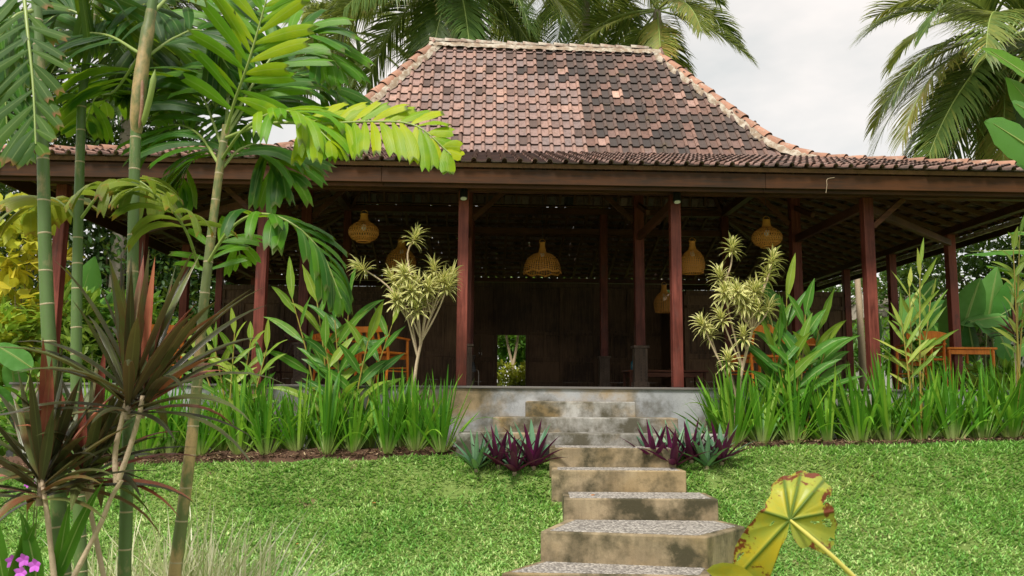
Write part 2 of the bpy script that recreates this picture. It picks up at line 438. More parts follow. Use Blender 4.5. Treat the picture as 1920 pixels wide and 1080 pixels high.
MT['ridgecap'] = lichenmat('ridge_top_lichen', (0.30, 0.2, 0.15), 0.42)
MT['mortar'] = lichenmat('ridge_mortar', (0.26, 0.19, 0.13), 0.44)
MT['wall'] = concretemat('platform_render', (0.25, 0.26, 0.27), (0.44, 0.45, 0.46), 0.75, 0.8)
MT['topstep'] = concretemat('upper_step_concrete', (0.26, 0.25, 0.23), (0.42, 0.41, 0.38), 0.9, 0.9, seed=8.2, streak=True)
MT['step'] = concretemat('step_concrete', (0.16, 0.115, 0.062), (0.40, 0.315, 0.195), 1.0, 0.35, seed=3.3, streak=True)
MT['tread'] = concretemat('step_pebble_tread', (0.34, 0.31, 0.28), (0.52, 0.49, 0.45), 0.35, 0.15, pebble=True, seed=5.1)
MT['floor'] = plainmat('floor_cement', (0.10, 0.09, 0.085), (0.2, 0.18, 0.16), 3, 0.5)
MT['soil'] = plainmat('bed_soil', (0.035, 0.018, 0.011), (0.13, 0.065, 0.035), 55, 0.95, 1.0)
MT['rattan'] = plainmat('rattan', (0.55, 0.215, 0.035), (0.72, 0.32, 0.06), 30, 0.6, 0.2)
MT['black'] = plainmat('black_metal', (0.012, 0.012, 0.013), (0.03, 0.03, 0.03), 30, 0.4, 0.0)
MT['white'] = plainmat('white_paint', (0.70, 0.69, 0.66), (0.8, 0.79, 0.76), 4, 0.6, 0.05)
MT['bark'] = plainmat('grey_bark', (0.20, 0.15, 0.10), (0.42, 0.33, 0.22), 25, 0.85, 0.6)
MT['palebark'] = plainmat('pale_stem_bark', (0.36, 0.26, 0.16), (0.58, 0.46, 0.32), 40, 0.8, 0.6)
MT['coconut_bark'] = plainmat('coconut_bark', (0.22, 0.19, 0.15), (0.42, 0.37, 0.30), 12, 0.9, 0.6)
MT['palmA'] = trunkmat('green_palm_stem', (0.115, 0.20, 0.052), (0.36, 0.27, 0.14), 0.55)
MT['palmD'] = trunkmat('tan_palm_stem', (0.15, 0.19, 0.06), (0.42, 0.29, 0.13), 0.47)
MT['palmstalk'] = plainmat('palm_leaf_stalk', (0.17, 0.26, 0.05), (0.30, 0.36, 0.10), 14, 0.45, 0.1)
MT['orange_stem'] = plainmat('ginger_stem', (0.34, 0.17, 0.025), (0.20, 0.26, 0.05), 4, 0.45, 0.1)
G = lambda k: [(0.1, (0.022 * k, 0.07 * k, 0.012 * k)), (0.5, (0.055 * k, 0.155 * k, 0.018 * k)), (0.95, (0.13 * k, 0.25 * k, 0.03 * k))]
MT['strap'] = leafmat('strap_leaf', [(0.05, (0.045, 0.17, 0.012)), (0.5, (0.105, 0.30, 0.02)), (0.95, (0.27, 0.45, 0.045))], base=((0.46, 0.50, 0.20), 0.28), vein=0.15, tcol=(0.28, 0.5, 0.03))
MT['ginger'] = leafmat('ginger_leaf', [(0.05, (0.035, 0.14, 0.02)), (0.5, (0.09, 0.26, 0.025)), (0.95, (0.32, 0.43, 0.05))], rough=0.3, vein=0.5, tcol=(0.30, 0.5, 0.03), ribs=26)
MT['ginger_y'] = leafmat('yellow_ginger_leaf', [(0.05, (0.12, 0.24, 0.03)), (0.5, (0.24, 0.36, 0.05)), (0.95, (0.48, 0.50, 0.10))], rough=0.35, vein=0.5)
MT['palmleaf'] = leafmat('foreground_palm_leaf', [(0.0, (0.009, 0.042, 0.010)), (0.35, (0.032, 0.14, 0.009)), (0.7, (0.13, 0.33, 0.008)), (1.0, (0.44, 0.50, 0.006))], rough=0.42, vein=0.2, trans=0.42, tcol=(0.36, 0.50, 0.015), tip=((0.10, 0.14, 0.03), 0.92))
MT['palmleaf_b'] = leafmat('brown_tipped_palm_leaf', [(0.0, (0.025, 0.08, 0.008)), (0.5, (0.08, 0.17, 0.012)), (1.0, (0.26, 0.34, 0.03))], rough=0.6, vein=0.2, trans=0.35, tip=((0.22, 0.10, 0.03), 0.82))
MT['palmleaf_o'] = leafmat('ageing_palm_leaf', [(0.0, (0.13, 0.20, 0.03)), (0.5, (0.26, 0.30, 0.04)), (1.0, (0.52, 0.36, 0.03))], rough=0.35, vein=0.2, trans=0.35, tip=((0.30, 0.13, 0.03), 0.9), spots=((0.28, 0.12, 0.03), 24, 0.66))
MT['coconut'] = leafmat('coconut_leaf', [(0.0, (0.04, 0.10, 0.025)), (0.5, (0.13, 0.21, 0.05)), (0.85, (0.30, 0.32, 0.07)), (1.0, (0.42, 0.31, 0.10))], rough=0.32, vein=0.0, trans=0.4, tcol=(0.36, 0.40, 0.06), tip=((0.30, 0.24, 0.09), 0.9))
MT['cordy'] = leafmat('cordyline_leaf', [(0.0, (0.022, 0.026, 0.014)), (0.4, (0.055, 0.06, 0.025)), (0.65, (0.11, 0.14, 0.04)), (0.85, (0.24, 0.045, 0.04)), (1.0, (0.50, 0.16, 0.09))], rough=0.32, spec=0.5, trans=0.2, tcol=(0.22, 0.10, 0.03), vein=0.12, edge=((0.16, 0.03, 0.03), 0.545))
MT['rhoeo'] = leafmat('rhoeo_leaf', [(0.05, (0.05, 0.13, 0.07)), (0.5, (0.11, 0.24, 0.13)), (0.95, (0.20, 0.34, 0.19))], rough=0.35, trans=0.1, tcol=(0.2, 0.02, 0.1), under=(0.11, 0.012, 0.06), vein=0.1)
MT['rhoeo_g'] = leafmat('green_rhoeo_leaf', [(0.05, (0.05, 0.13, 0.07)), (0.5, (0.11, 0.24, 0.13)), (0.95, (0.20, 0.34, 0.19))], rough=0.35, trans=0.1, edge=((0.10, 0.02, 0.06), 0.53), vein=0.1)
MT['song'] = leafmat('song_of_india_leaf', [(0.05, (0.10, 0.17, 0.03)), (0.5, (0.15, 0.23, 0.04)), (0.95, (0.26, 0.32, 0.07))], edge=((0.80, 0.74, 0.32), 0.25), vein=0.0, rough=0.4, trans=0.25, tcol=(0.5, 0.5, 0.12))
MT['variegated'] = leafmat('variegated_grass', [(0.05, (0.22, 0.33, 0.09)), (0.35, (0.46, 0.52, 0.24)), (0.7, (0.74, 0.72, 0.48)), (0.95, (0.88, 0.84, 0.66))], vein=0.0, rough=0.45, trans=0.25, tcol=(0.6, 0.6, 0.3))
MT['banana'] = leafmat('banana_leaf', [(0.05, (0.06, 0.20, 0.025)), (0.5, (0.14, 0.34, 0.02)), (0.95, (0.26, 0.46, 0.03))], rough=0.3, vein=0.7, trans=0.4, tcol=(0.28, 0.5, 0.02), ribs=40, under=(0.10, 0.27, 0.05))
MT['paddle'] = leafmat('paddle_leaf', [(0.05, (0.03, 0.12, 0.025)), (0.5, (0.075, 0.25, 0.04)), (0.95, (0.18, 0.42, 0.10))], rough=0.42, vein=0.5, trans=0.3, ribs=30)
MT['bush'] = leafmat('bush_leaf', [(0.05, (0.045, 0.14, 0.018)), (0.5, (0.12, 0.28, 0.03)), (0.95, (0.32, 0.46, 0.06))], vein=0.2, tcol=(0.3, 0.5, 0.03))
MT['bush_y'] = leafmat('yellow_bush_leaf', [(0.05, (0.22, 0.32, 0.03)), (0.5, (0.45, 0.48, 0.05)), (0.95, (0.72, 0.58, 0.06))], vein=0.2, tcol=(0.6, 0.55, 0.03))
MT['tree'] = leafmat('tree_leaf', [(0.05, (0.015, 0.04, 0.012)), (0.5, (0.035, 0.085, 0.02)), (0.95, (0.09, 0.16, 0.04))], vein=0.0, trans=0.2)
MT['tree_l'] = leafmat('light_tree_leaf', [(0.05, (0.03, 0.08, 0.016)), (0.5, (0.07, 0.16, 0.03)), (0.95, (0.17, 0.27, 0.05))], vein=0.0)
MT['grass'] = leafmat('lawn_grass', [(0.0, (0.10, 0.30, 0.05)), (0.3, (0.23, 0.49, 0.10)), (0.6, (0.36, 0.59, 0.16)), (0.85, (0.52, 0.68, 0.26)), (1.0, (0.62, 0.66, 0.28))], vein=0.0, rough=0.33, spec=0.5, trans=0.28, tcol=(0.3, 0.48, 0.05))
MT['orchid'] = plainmat('orchid_petal', (0.42, 0.05, 0.48), (0.62, 0.16, 0.66), 20, 0.5, 0.0)
def groundmat():
    m, nt, b, out = newmat('lawn_ground')
    pos = geopos(nt); n1 = noise(nt, 1.6, 5, 0.6, vec=pos); n2 = noise(nt, 60, 4, 0.7, vec=pos); n3 = noise(nt, 3.3, 5, 0.6, vec=pos)
    col = mixc(nt, n2, (0.08, 0.13, 0.025), (0.17, 0.24, 0.05))
    col = mixc(nt, ramp(nt, n3, [(0.62, (0, 0, 0)), (0.72, (1, 1, 1))]), col, (0.14, 0.085, 0.045))
    nt.links.new(col, b.inputs['Base Color']); b.inputs['Roughness'].default_value = 0.95; bump(nt, b, n2, 0.6, 0.02)
    return m
MT['ground'] = groundmat()

# ================================================================ ground
def vnoise(x, y, s, seed=0):
    """cheap smooth value noise"""
    x = np.asarray(x) / s; y = np.asarray(y) / s
    xi = np.floor(x); yi = np.floor(y); xf = x - xi; yf = y - yi
    def h(a, b): return np.modf(np.abs(np.sin(a * 127.1 + b * 311.7 + seed * 74.7) * 43758.5453))[0]
    u = xf * xf * (3 - 2 * xf); w = yf * yf * (3 - 2 * yf)
    return (h(xi, yi) * (1 - u) + h(xi + 1, yi) * u) * (1 - w) + (h(xi, yi + 1) * (1 - u) + h(xi + 1, yi + 1) * u) * w

def gz(x, y):
    x = np.asarray(x, float); y = np.asarray(y, float)
    zt = 0.86 + 0.026 * np.clip(x, -7, 7)
    front = zt - 0.40 * (9.3 - y)
    front = front - 0.15 * np.clip((9.15 - y) / 0.6, 0, 1)
    front = -0.12 + np.where(front + 0.12 > 0.2, front + 0.12, 0.2 * np.exp(np.minimum((front + 0.12 - 0.2) / 0.2, 0)))
    back = zt + 0.5 * np.clip((y - 10.5) / 6, 0, 1)
    w = np.clip((y - 9.25) / 0.3, 0, 1)
    return front * (1 - w) + back * w + (vnoise(x, y, 0.55, 1) - 0.5) * 0.035 + (vnoise(x, y, 1.7, 2) - 0.5) * 0.05

xs = np.concatenate([np.linspace(-300, -10, 14), np.arange(-9.6, 10.8, 0.15), np.linspace(12, 300, 14)])
ys = np.concatenate([np.linspace(-40, 1, 8), np.arange(1.5, 13, 0.15), np.linspace(13.5, 30, 16), np.linspace(40, 400, 10)])
gx, gy = np.meshgrid(xs, ys, indexing='ij')
mb = MB(); nx, ny = gx.shape
i, j = np.meshgrid(np.arange(nx - 1), np.arange(ny - 1), indexing='ij')
mb.add(np.stack([gx, gy, gz(gx, gy)], -1), np.stack([i * ny + j, (i + 1) * ny + j, (i + 1) * ny + j + 1, i * ny + j + 1], -1).reshape(-1, 4))
ground = mb.build('ground', MT['ground']); tag(ground, 'sloping garden ground under the lawn and the beds', kind='structure')

# ================================================================ the pavilion
YAW = math.radians(2.0)
E1 = np.array([math.cos(YAW), math.sin(YAW), 0]); E2 = np.array([-math.sin(YAW), math.cos(YAW), 0])
CX = np.array([0.734, 10.33, 0.0])
def B(bx, by, z): return CX + E1 * bx + E2 * by + np.array([0, 0, z])
UPZ = np.array([0, 0, 1.0])
zF = P(1068, 725, 10.15)[2]                     # floor
zFa1 = P(960, 319, 9.7)[2]; zFa0 = P(960, 346, 9.7)[2]   # fascia top / bottom
zPost = P(960, 361, 10.3)[2]
OV = 0.62                                       # overhang of the fascia in front of the posts
zE = zFa1 + 0.03
zBk = P(1000, 289, 12.75)[2] - 0.02
zR = P(1010, 92, 14.65)[2]
PX = [-6.4, -3.88, -1.36, 1.36, 3.88, 6.4]; PY = [0, 2.45, 4.35, 6.25, 8.7]
RX = 2.06; CXB = 3.88
pav = thing('pavilion', 'open timber pavilion with a steep clay tiled hip roof on a grey platform', 'pavilion', B(0, 4.35, zF - 0.75))

def bbox_part(name, x0, x1, y0, y1, z0, z1, mat, parent=pav, bevel=0.006):
    mb = MB(); add_box(mb, B((x0 + x1) / 2, (y0 + y1) / 2, (z0 + z1) / 2), E1 * (x1 - x0) / 2, E2 * (y1 - y0) / 2, UPZ * (z1 - z0) / 2)
    return mb.build(name, mat, parent, smooth=False, bevel=bevel)

# platform
plat = bbox_part('platform', -6.75, 6.75, -0.17, 9.1, 0.3, zF - 0.03, MT['wall'], bevel=0)
bbox_part('floor_slab', -6.77, 6.77, -0.195, 9.12, zF - 0.028, zF, MT['floor'], bevel=0.004)

# posts
def post(bx, by, w, z1, pedestal=False, mat='post'):
    p = bbox_part('post', bx - w / 2, bx + w / 2, by - w / 2, by + w / 2, zF + 0.001, z1, MT[mat], bevel=0.008)
    if pedestal:
        h = 0.62; w2 = w * 1.32 / 2
        mb = MB(); add_box(mb, B(bx, by, zF + h / 2), E1 * w2, E2 * w2, UPZ * h / 2)
        wc = w * 1.65 / 2
        add_box(mb, B(bx, by, zF + h + 0.022), E1 * wc, E2 * wc, UPZ * 0.02)
        add_box(mb, B(bx, by, zF + 0.05), E1 * (w2 + 0.02), E2 * (w2 + 0.02), UPZ * 0.049)
        pd = mb.build('pedestal', MT['carved'], p, smooth=False, bevel=0.005)
        mb = MB()                                # lattice carving proud of the front face
        f = lambda u, v: B(bx + u, by - w2 - 0.004, zF + v)
        n = 4; uu = w2 * 0.82
        for k in range(9):
            v0 = 0.12 + k * 0.052
            add_bar(mb, f(-uu, v0), f(uu, v0 + 0.1), 0.012, 0.007, up=E2); add_bar(mb, f(uu, v0), f(-uu, v0 + 0.1), 0.012, 0.007, up=E2)
        mb.build('carving', MT['carved'], pd if False else p, smooth=False)
    return p
for bx in PX: post(bx, 0, 0.132, zPost)
for by in PY[1:]:
    post(PX[0], by, 0.13, zPost + 0.02); post(PX[-1], by, 0.13, zPost + 0.02)
for bx in PX[1:-1]:
    post(bx, PY[1], 0.15, zBk - 0.12, True); post(bx, PY[3], 0.15, zBk - 0.12, True)

# fascia boards: boards butted end to end along each eave, and a thinner board below set back
zb0 = zFa0
x_f = CXB + 3.2
xL, xR = -(6.4 + OV), 6.4 + OV; yF, yK = -OV, 8.7 + OV
def boards(name, a, b, z0, z1, t, n, mat):
    a = np.array(a); b = np.array(b)
    for k in range(n):
        p = a + (b - a) * (k / n); q = a + (b - a) * ((k + 1) / n)
        d = nrm(q - p); p = p + d * 0.002; q = q - d * 0.002
        mb = MB(); add_bar(mb, B(p[0], p[1], (z0 + z1) / 2), B(q[0], q[1], (z0 + z1) / 2), t, z1 - z0)
        mb.build(name, mat, pav, smooth=False, bevel=0.004)
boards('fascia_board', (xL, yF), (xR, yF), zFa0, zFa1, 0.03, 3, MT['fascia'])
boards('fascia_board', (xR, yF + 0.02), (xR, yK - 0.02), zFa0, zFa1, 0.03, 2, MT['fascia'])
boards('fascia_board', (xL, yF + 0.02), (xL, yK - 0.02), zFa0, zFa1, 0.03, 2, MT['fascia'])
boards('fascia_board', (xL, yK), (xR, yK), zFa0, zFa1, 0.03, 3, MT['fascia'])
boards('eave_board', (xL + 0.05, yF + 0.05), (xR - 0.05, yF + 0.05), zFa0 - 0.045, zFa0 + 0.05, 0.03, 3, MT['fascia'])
# ring beams
def beam(a, b, w, h, mat='beam', name='beam'):
    mb = MB(); add_bar(mb, B(*a), B(*b), w, h); return mb.build(name, MT[mat], pav, smooth=False, bevel=0.006)
zb = zPost + 0.055
beam((-6.6, 0, zb), (6.6, 0, zb), 0.12, 0.105); beam((-6.6, 8.7, zb), (6.6, 8.7, zb), 0.12, 0.105)
for s in (-6.4, 6.4): beam((s, 0.062, zb + 0.02), (s, 8.635, zb + 0.02), 0.11, 0.11)
zc = zBk - 0.06
for by in (PY[1], PY[3]): beam((-4.1, by, zc), (4.1, by, zc), 0.15, 0.13)
for s in (-3.88, 3.88): beam((s, PY[1] + 0.08, zc + 0.003), (s, PY[3] - 0.08, zc + 0.003), 0.14, 0.12)
for by in (PY[1], PY[3]): beam((-3.8, by, zc - 0.42), (3.8, by, zc - 0.42), 0.07, 0.13)
for bx in PX[1:-1]:                              # ties from the front row back to the tall posts
    beam((bx, 0.08, zPost - 0.09), (bx, PY[1] - 0.08, zPost - 0.09), 0.07, 0.12)
for s in (-1, 1):
    beam((s * 3.95, 0.1, zPost - 0.12), (s * 6.35, PY[1] - 0.07, zPost - 0.12), 0.08, 0.1, name='tie_beam')
    beam((s * 3.88 + s * 0.07, 0, zPost - 0.38), (s * 3.88 + s * 0.5, 0, zPost + 0.0), 0.06, 0.07, name='brace')
    for by in (PY[1],):
        for bx in (3.88, 1.36):
            beam((s * bx - s * 0.08, by, zc - 1.0), (s * bx - s * 0.62, by, zc - 0.49), 0.06, 0.08, name='brace')
            beam((s * bx, by - 0.08, zc - 0.75), (s * bx, by - 0.75, zPost + 0.15), 0.06, 0.08, name='brace')

# ---------------- roof
TW, TE = 0.184, 0.236
def tile_mesh():
    a = np.linspace(math.pi, 0, 6)
    prof = [(0.0, 0.003), (0.06, -0.002), (0.118, 0.002)] + [(0.158 + 0.034 * math.cos(t), 0.004 + 0.044 * math.sin(t)) for t in a]
    prof = np.array(prof); k = len(prof); L = TE + 0.04; th = 0.013
    def row(y, dz): return np.stack([prof[:, 0], np.full(k, y), prof[:, 1] + dz], -1)
    v = np.vstack([row(0, 0.037), row(L, 0.003), row(0, 0.037 - th), row(L, 0.003 - th), row(0, 0.037), row(0, 0.037 - th)])
    v = np.vstack([v, row(L, 0.017)])
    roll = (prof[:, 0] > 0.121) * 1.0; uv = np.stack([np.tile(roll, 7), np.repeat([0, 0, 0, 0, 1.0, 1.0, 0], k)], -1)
    q = []
    for i in range(k - 1):
        q += [[i, i + 1, k + i + 1, k + i], [5 * k + i, 5 * k + i + 1, 4 * k + i + 1, 4 * k + i], [3 * k + i, 3 * k + i + 1, 2 * k + i + 1, 2 * k + i]]
    q += [[0, k, 3 * k, 2 * k], [k - 1, 3 * k - 1, 4 * k - 1, 2 * k - 1]]
    q += [[k + 3, k + 4, k + 7, k + 8], [k + 4, k + 5, k + 6, k + 7]]        # closed upper end of the roll, with its raised stop
    q += [[k + i, k + i + 1, 6 * k + i + 1, 6 * k + i] for i in range(3, k - 1)]
    return v, np.array(q), uv
TV, TQ, TUV = tile_mesh()
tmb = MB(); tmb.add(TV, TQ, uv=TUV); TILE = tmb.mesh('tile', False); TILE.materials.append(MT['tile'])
# only the long roll is smooth-shaded
frame = MB(); field = MB()
roof_tiles = []                                   # (matrix, age) of the singly built ones
def roof_face(bl, br, tl, tr, kind, frame_on=True, rafter_step=0.42):
    bl, br, tl, tr = (np.asarray(k, float) for k in (bl, br, tl, tr))
    ex = nrm(br - bl); up = (tl + tr) / 2 - (bl + br) / 2; ey = nrm(up - ex * np.dot(up, ex)); en = np.cross(ex, ey)
    H = np.dot(tl - bl, ey); rows = int(round(H / TE)); te = H / rows
    xl = np.dot(tl - bl, ex); xr = np.dot(tr - bl, ex); Wd = np.dot(br - bl, ex)
    nc = int(Wd / TW) + 2
    for r in range(rows):
        s = (r + 0.5) / rows; l = xl * s; rr = Wd + (xr - Wd) * s
        for c in range(-1, nc):
            x = c * TW + 0.02
            if x + TW * 0.5 < l or x + TW * 0.5 > rr: continue
            jx, jy, jr, jz = RND.normal(0, 0.004), RND.normal(0, 0.006), RND.normal(0, 0.010), abs(RND.normal(0, 0.0022)) * (1 if kind.startswith('front') else 0.3)
            sag = 0
            o = bl + ex * (x + jx) + ey * (r * te + jy) + en * (0.012 + jz)
            ax = ex * math.cos(jr) + ey * math.sin(jr); ay = ey * math.cos(jr) - ex * math.sin(jr)
            xm = x - Wd / 2
            age = 0.55
            if kind == 'front_upper':
                edge = 0.38 + 0.35 * (r > 9) - 0.3 * (r > 11) * 2
                if r >= 10: edge = -0.45 + RND.normal(0, 0.25) + 0.0
                elif r == 9: edge = 0.1
                dark = xm > edge
                if dark: age = float(np.clip(RND.normal(0.84, 0.12), 0.55, 1.0)) if RND.random() > 0.22 else float(RND.uniform(0.52, 0.66))
                else: age = float(np.clip(RND.normal(0.30, 0.13), 0.08, 0.55)) if RND.random() > 0.07 else 0.72
                if dark and RND.random() < 0.02: age = 0.1
                if r == 7 and abs(xm - 1.05) < TW / 2: age = 0.0
            elif kind == 'front_lower': age = float(np.clip(RND.normal(0.42 + 0.05 * np.clip(xm, -4, 4), 0.16), 0.1, 1))
            else: age = float(np.clip(RND.normal(0.5, 0.18), 0.1, 1))
            if kind == 'front_upper' :
                roof_tiles.append((o, ax, ay, en, age, abs(xm - 0.5) + 0.10 * abs(r - 5)))
            else:
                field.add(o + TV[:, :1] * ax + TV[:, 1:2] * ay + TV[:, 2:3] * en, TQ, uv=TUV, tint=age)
    # laths and rafters below the tiles
    for r in range(rows):
        s = r / rows; l = xl * s; rr = Wd + (xr - Wd) * s
        y = r * te + 0.066
        add_bar(frame, bl + ex * (l + 0.03) + ey * y - en * 0.006, bl + ex * (rr - 0.03) + ey * y - en * 0.006, 0.030, 0.050, up=en)
    nr = int(Wd / rafter_step)
    for k in range(nr + 1):
        x = (k + 0.5) * Wd / (nr + 1)
        if x < xl: s1 = x / xl
        elif x > xr: s1 = (Wd - x) / max(Wd - xr, 1e-6)
        else: s1 = 1.0
        if s1 * H < 0.2: continue
        add_bar(frame, bl + ex * x + ey * 0.15 - en * 0.064, bl + ex * x + ey * (s1 * H - 0.02) - en * 0.064, 0.045, 0.066, up=en)
    return ex, ey, en
OVT = OV + 0.09
e = dict(fl=B(-6.4 - OVT, -OVT, zE), fr=B(6.4 + OVT, -OVT, zE), bl=B(-6.4 - OVT, 8.7 + OVT, zE), br=B(6.4 + OVT, 8.7 + OVT, zE))
k_ = dict(fl=B(-CXB, PY[1], zBk), fr=B(CXB, PY[1], zBk), bl=B(-CXB, PY[3], zBk), br=B(CXB, PY[3], zBk))
rl, rr_ = B(-RX, 4.35, zR + 0.03), B(RX, 4.35, zR - 0.03)
roof_face(k_['fl'], k_['fr'], rl, rr_, 'front_upper', rafter_step=0.3)
roof_face(k_['br'], k_['bl'], rr_, rl, 'back_upper', rafter_step=0.3)
roof_face(k_['fr'], k_['br'], rr_, rr_, 'side', rafter_step=0.3)
roof_face(k_['bl'], k_['fl'], rl, rl, 'side', rafter_step=0.3)
roof_face(e['fl'], e['fr'], k_['fl'], k_['fr'], 'front_lower')
roof_face(e['br'], e['bl'], k_['br'], k_['bl'], 'back_lower')
roof_face(e['fr'], e['br'], k_['fr'], k_['br'], 'side')
roof_face(e['bl'], e['fl'], k_['bl'], k_['fl'], 'side')
for c in ('fl', 'fr', 'bl', 'br'):                # hip rafters
    add_bar(frame, e[c] + UPZ * -0.09, k_[c] + UPZ * -0.09, 0.08, 0.11); 
add_bar(frame, k_['fl'] - UPZ * 0.09, rl - UPZ * 0.12, 0.08, 0.1); add_bar(frame, k_['bl'] - UPZ * 0.09, rl - UPZ * 0.12, 0.08, 0.1)
add_bar(frame, k_['fr'] - UPZ * 0.09, rr_ - UPZ * 0.12, 0.08, 0.1); add_bar(frame, k_['br'] - UPZ * 0.09, rr_ - UPZ * 0.12, 0.08, 0.1)
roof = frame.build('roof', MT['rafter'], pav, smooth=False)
roof_tiles.sort(key=lambda t: t[5])
for n_, (o, ax, ay, en, age, _) in enumerate(roof_tiles):
    if n_ < 300:
        ob = bpy.data.objects.new('tile', TILE); COL.objects.link(ob); adopt(ob, roof)
        ob.matrix_basis = Matrix(((ax[0], ay[0], en[0], o[0]), (ax[1], ay[1], en[1], o[1]), (ax[2], ay[2], en[2], o[2]), (0, 0, 0, 1)))
        ob.color = (age, age, age, 1)
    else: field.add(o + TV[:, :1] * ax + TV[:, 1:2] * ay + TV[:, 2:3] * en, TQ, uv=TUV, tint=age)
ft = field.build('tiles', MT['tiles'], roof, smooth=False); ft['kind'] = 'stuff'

# ridge and hip caps on a mortar bed
def cap_mesh(L=0.34, r0=0.122, r1=0.085):
    a = np.linspace(0, math.pi, 8); v = []
    for y, r in ((0, r0), (L, r1)):
        for t in a: v.append([r * math.cos(t), y, r * math.sin(t) * 0.85])
    for y, r in ((0, r0 - 0.014), (L, r1 - 0.014)):
        for t in a: v.append([r * math.cos(t), y, r * math.sin(t) * 0.85])
    q = [[i, i + 1, 8 + i + 1, 8 + i][::-1] for i in range(7)] + [[8 + i, 8 + i + 1, 24 + i + 1, 24 + i][::-1] for i in range(7)] + [[16 + i, 24 + i, 24 + i + 1, 16 + i + 1][::-1] for i in range(7)]
    m = MB(); m.add(v, q); me = m.mesh('ridge_cap', True); me.materials.append(MT['cap']); return me
CAP = cap_mesh()
CAP2 = CAP.copy(); CAP2.materials.clear(); CAP2.materials.append(MT['ridgecap'])
mort = MB()
def cap_run(path, step=0.29, lift=0.03, cap=None):
    path = np.asarray(path, float); s = np.concatenate([[0], np.cumsum(np.linalg.norm(np.diff(path, axis=0), axis=1))])
    n = int(s[-1] / step)
    for k in range(n):
        g = np.array([np.interp(t, s, path[:, 0]) for t in (k * step, (k + 1) * step)]), np.array([np.interp(t, s, path[:, 1]) for t in (k * step, (k + 1) * step)]), np.array([np.interp(t, s, path[:, 2]) for t in (k * step, (k + 1) * step)])
        a = np.array([g[0][0], g[1][0], g[2][0]]); b = np.array([g[0][1], g[1][1], g[2][1]])
        d = nrm(b - a); sd_ = nrm(np.cross(d, UPZ)); u = np.cross(sd_, d)
        d2 = nrm(d + u * RND.normal(0.0, 0.02) + sd_ * RND.normal(0, 0.02)); o = a + u * (lift + RND.normal(0, 0.004))
        ob = bpy.data.objects.new('ridge_cap', cap or CAP); COL.objects.link(ob); adopt(ob, roof)
        sd2 = nrm(np.cross(d2, u)); u2 = np.cross(sd2, d2)
        ob.matrix_basis = Matrix(((sd2[0], d2[0], u2[0], o[0]), (sd2[1], d2[1], u2[1], o[1]), (sd2[2], d2[2], u2[2], o[2]), (0, 0, 0, 1)))
    # mortar bed: a lumpy low ridge
    m = int(s[-1] / 0.06); t = np.linspace(0, s[-1], m)
    c = np.stack([np.interp(t, s, path[:, i]) for i in range(3)], -1); T = nrm(np.gradient(c, axis=0)); S = nrm(np.cross(T, UPZ)); U = np.cross(S, T)
    prof = np.array([(-0.165, -0.06), (-0.135, 0.02), (-0.09, 0.05), (0, 0.075), (0.09, 0.05), (0.135, 0.02), (0.165, -0.06)])
    v = c[:, None] + S[:, None] * prof[None, :, :1] * (1 + RND.normal(0, 0.05, (m, 7, 1))) + U[:, None] * (prof[None, :, 1:] + RND.normal(0, 0.007, (m, 7, 1)))
    i, j = np.meshgrid(np.arange(m - 1), np.arange(6), indexing='ij')
    mort.add(v.reshape(-1, 3), np.stack([i * 7 + j, i * 7 + j + 1, (i + 1) * 7 + j + 1, (i + 1) * 7 + j], -1).reshape(-1, 4))
def hip_path(a, b, c):
    a, b, c = np.array(a), np.array(b), np.array(c)
    p = [a + (b - a) * t for t in np.linspace(0, 0.86, 8)]
    for t in np.linspace(0, 1, 7)[1:-1]:
        x0 = a + (b - a) * 0.86; x2 = b + (c - b) * 0.18
        p.append((1 - t) ** 2 * x0 + 2 * t * (1 - t) * b + t * t * x2 + UPZ * 0.03 * math.sin(math.pi * t))
    p += [b + (c - b) * t for t in np.linspace(0.18, 1, 8)]
    return p
cap_run(hip_path(e['fr'], k_['fr'], rr_)); cap_run(hip_path(e['fl'], k_['fl'], rl)); cap_run(hip_path(e['br'], k_['br'], rr_)); cap_run(hip_path(e['bl'], k_['bl'], rl))
cap_run([rl + E1 * -0.1, (rl + rr_) / 2 - UPZ * 0.012, rr_ + E1 * 0.1], lift=0.05, cap=CAP2)
mort.build('mortar', MT['mortar'], roof, smooth=True)

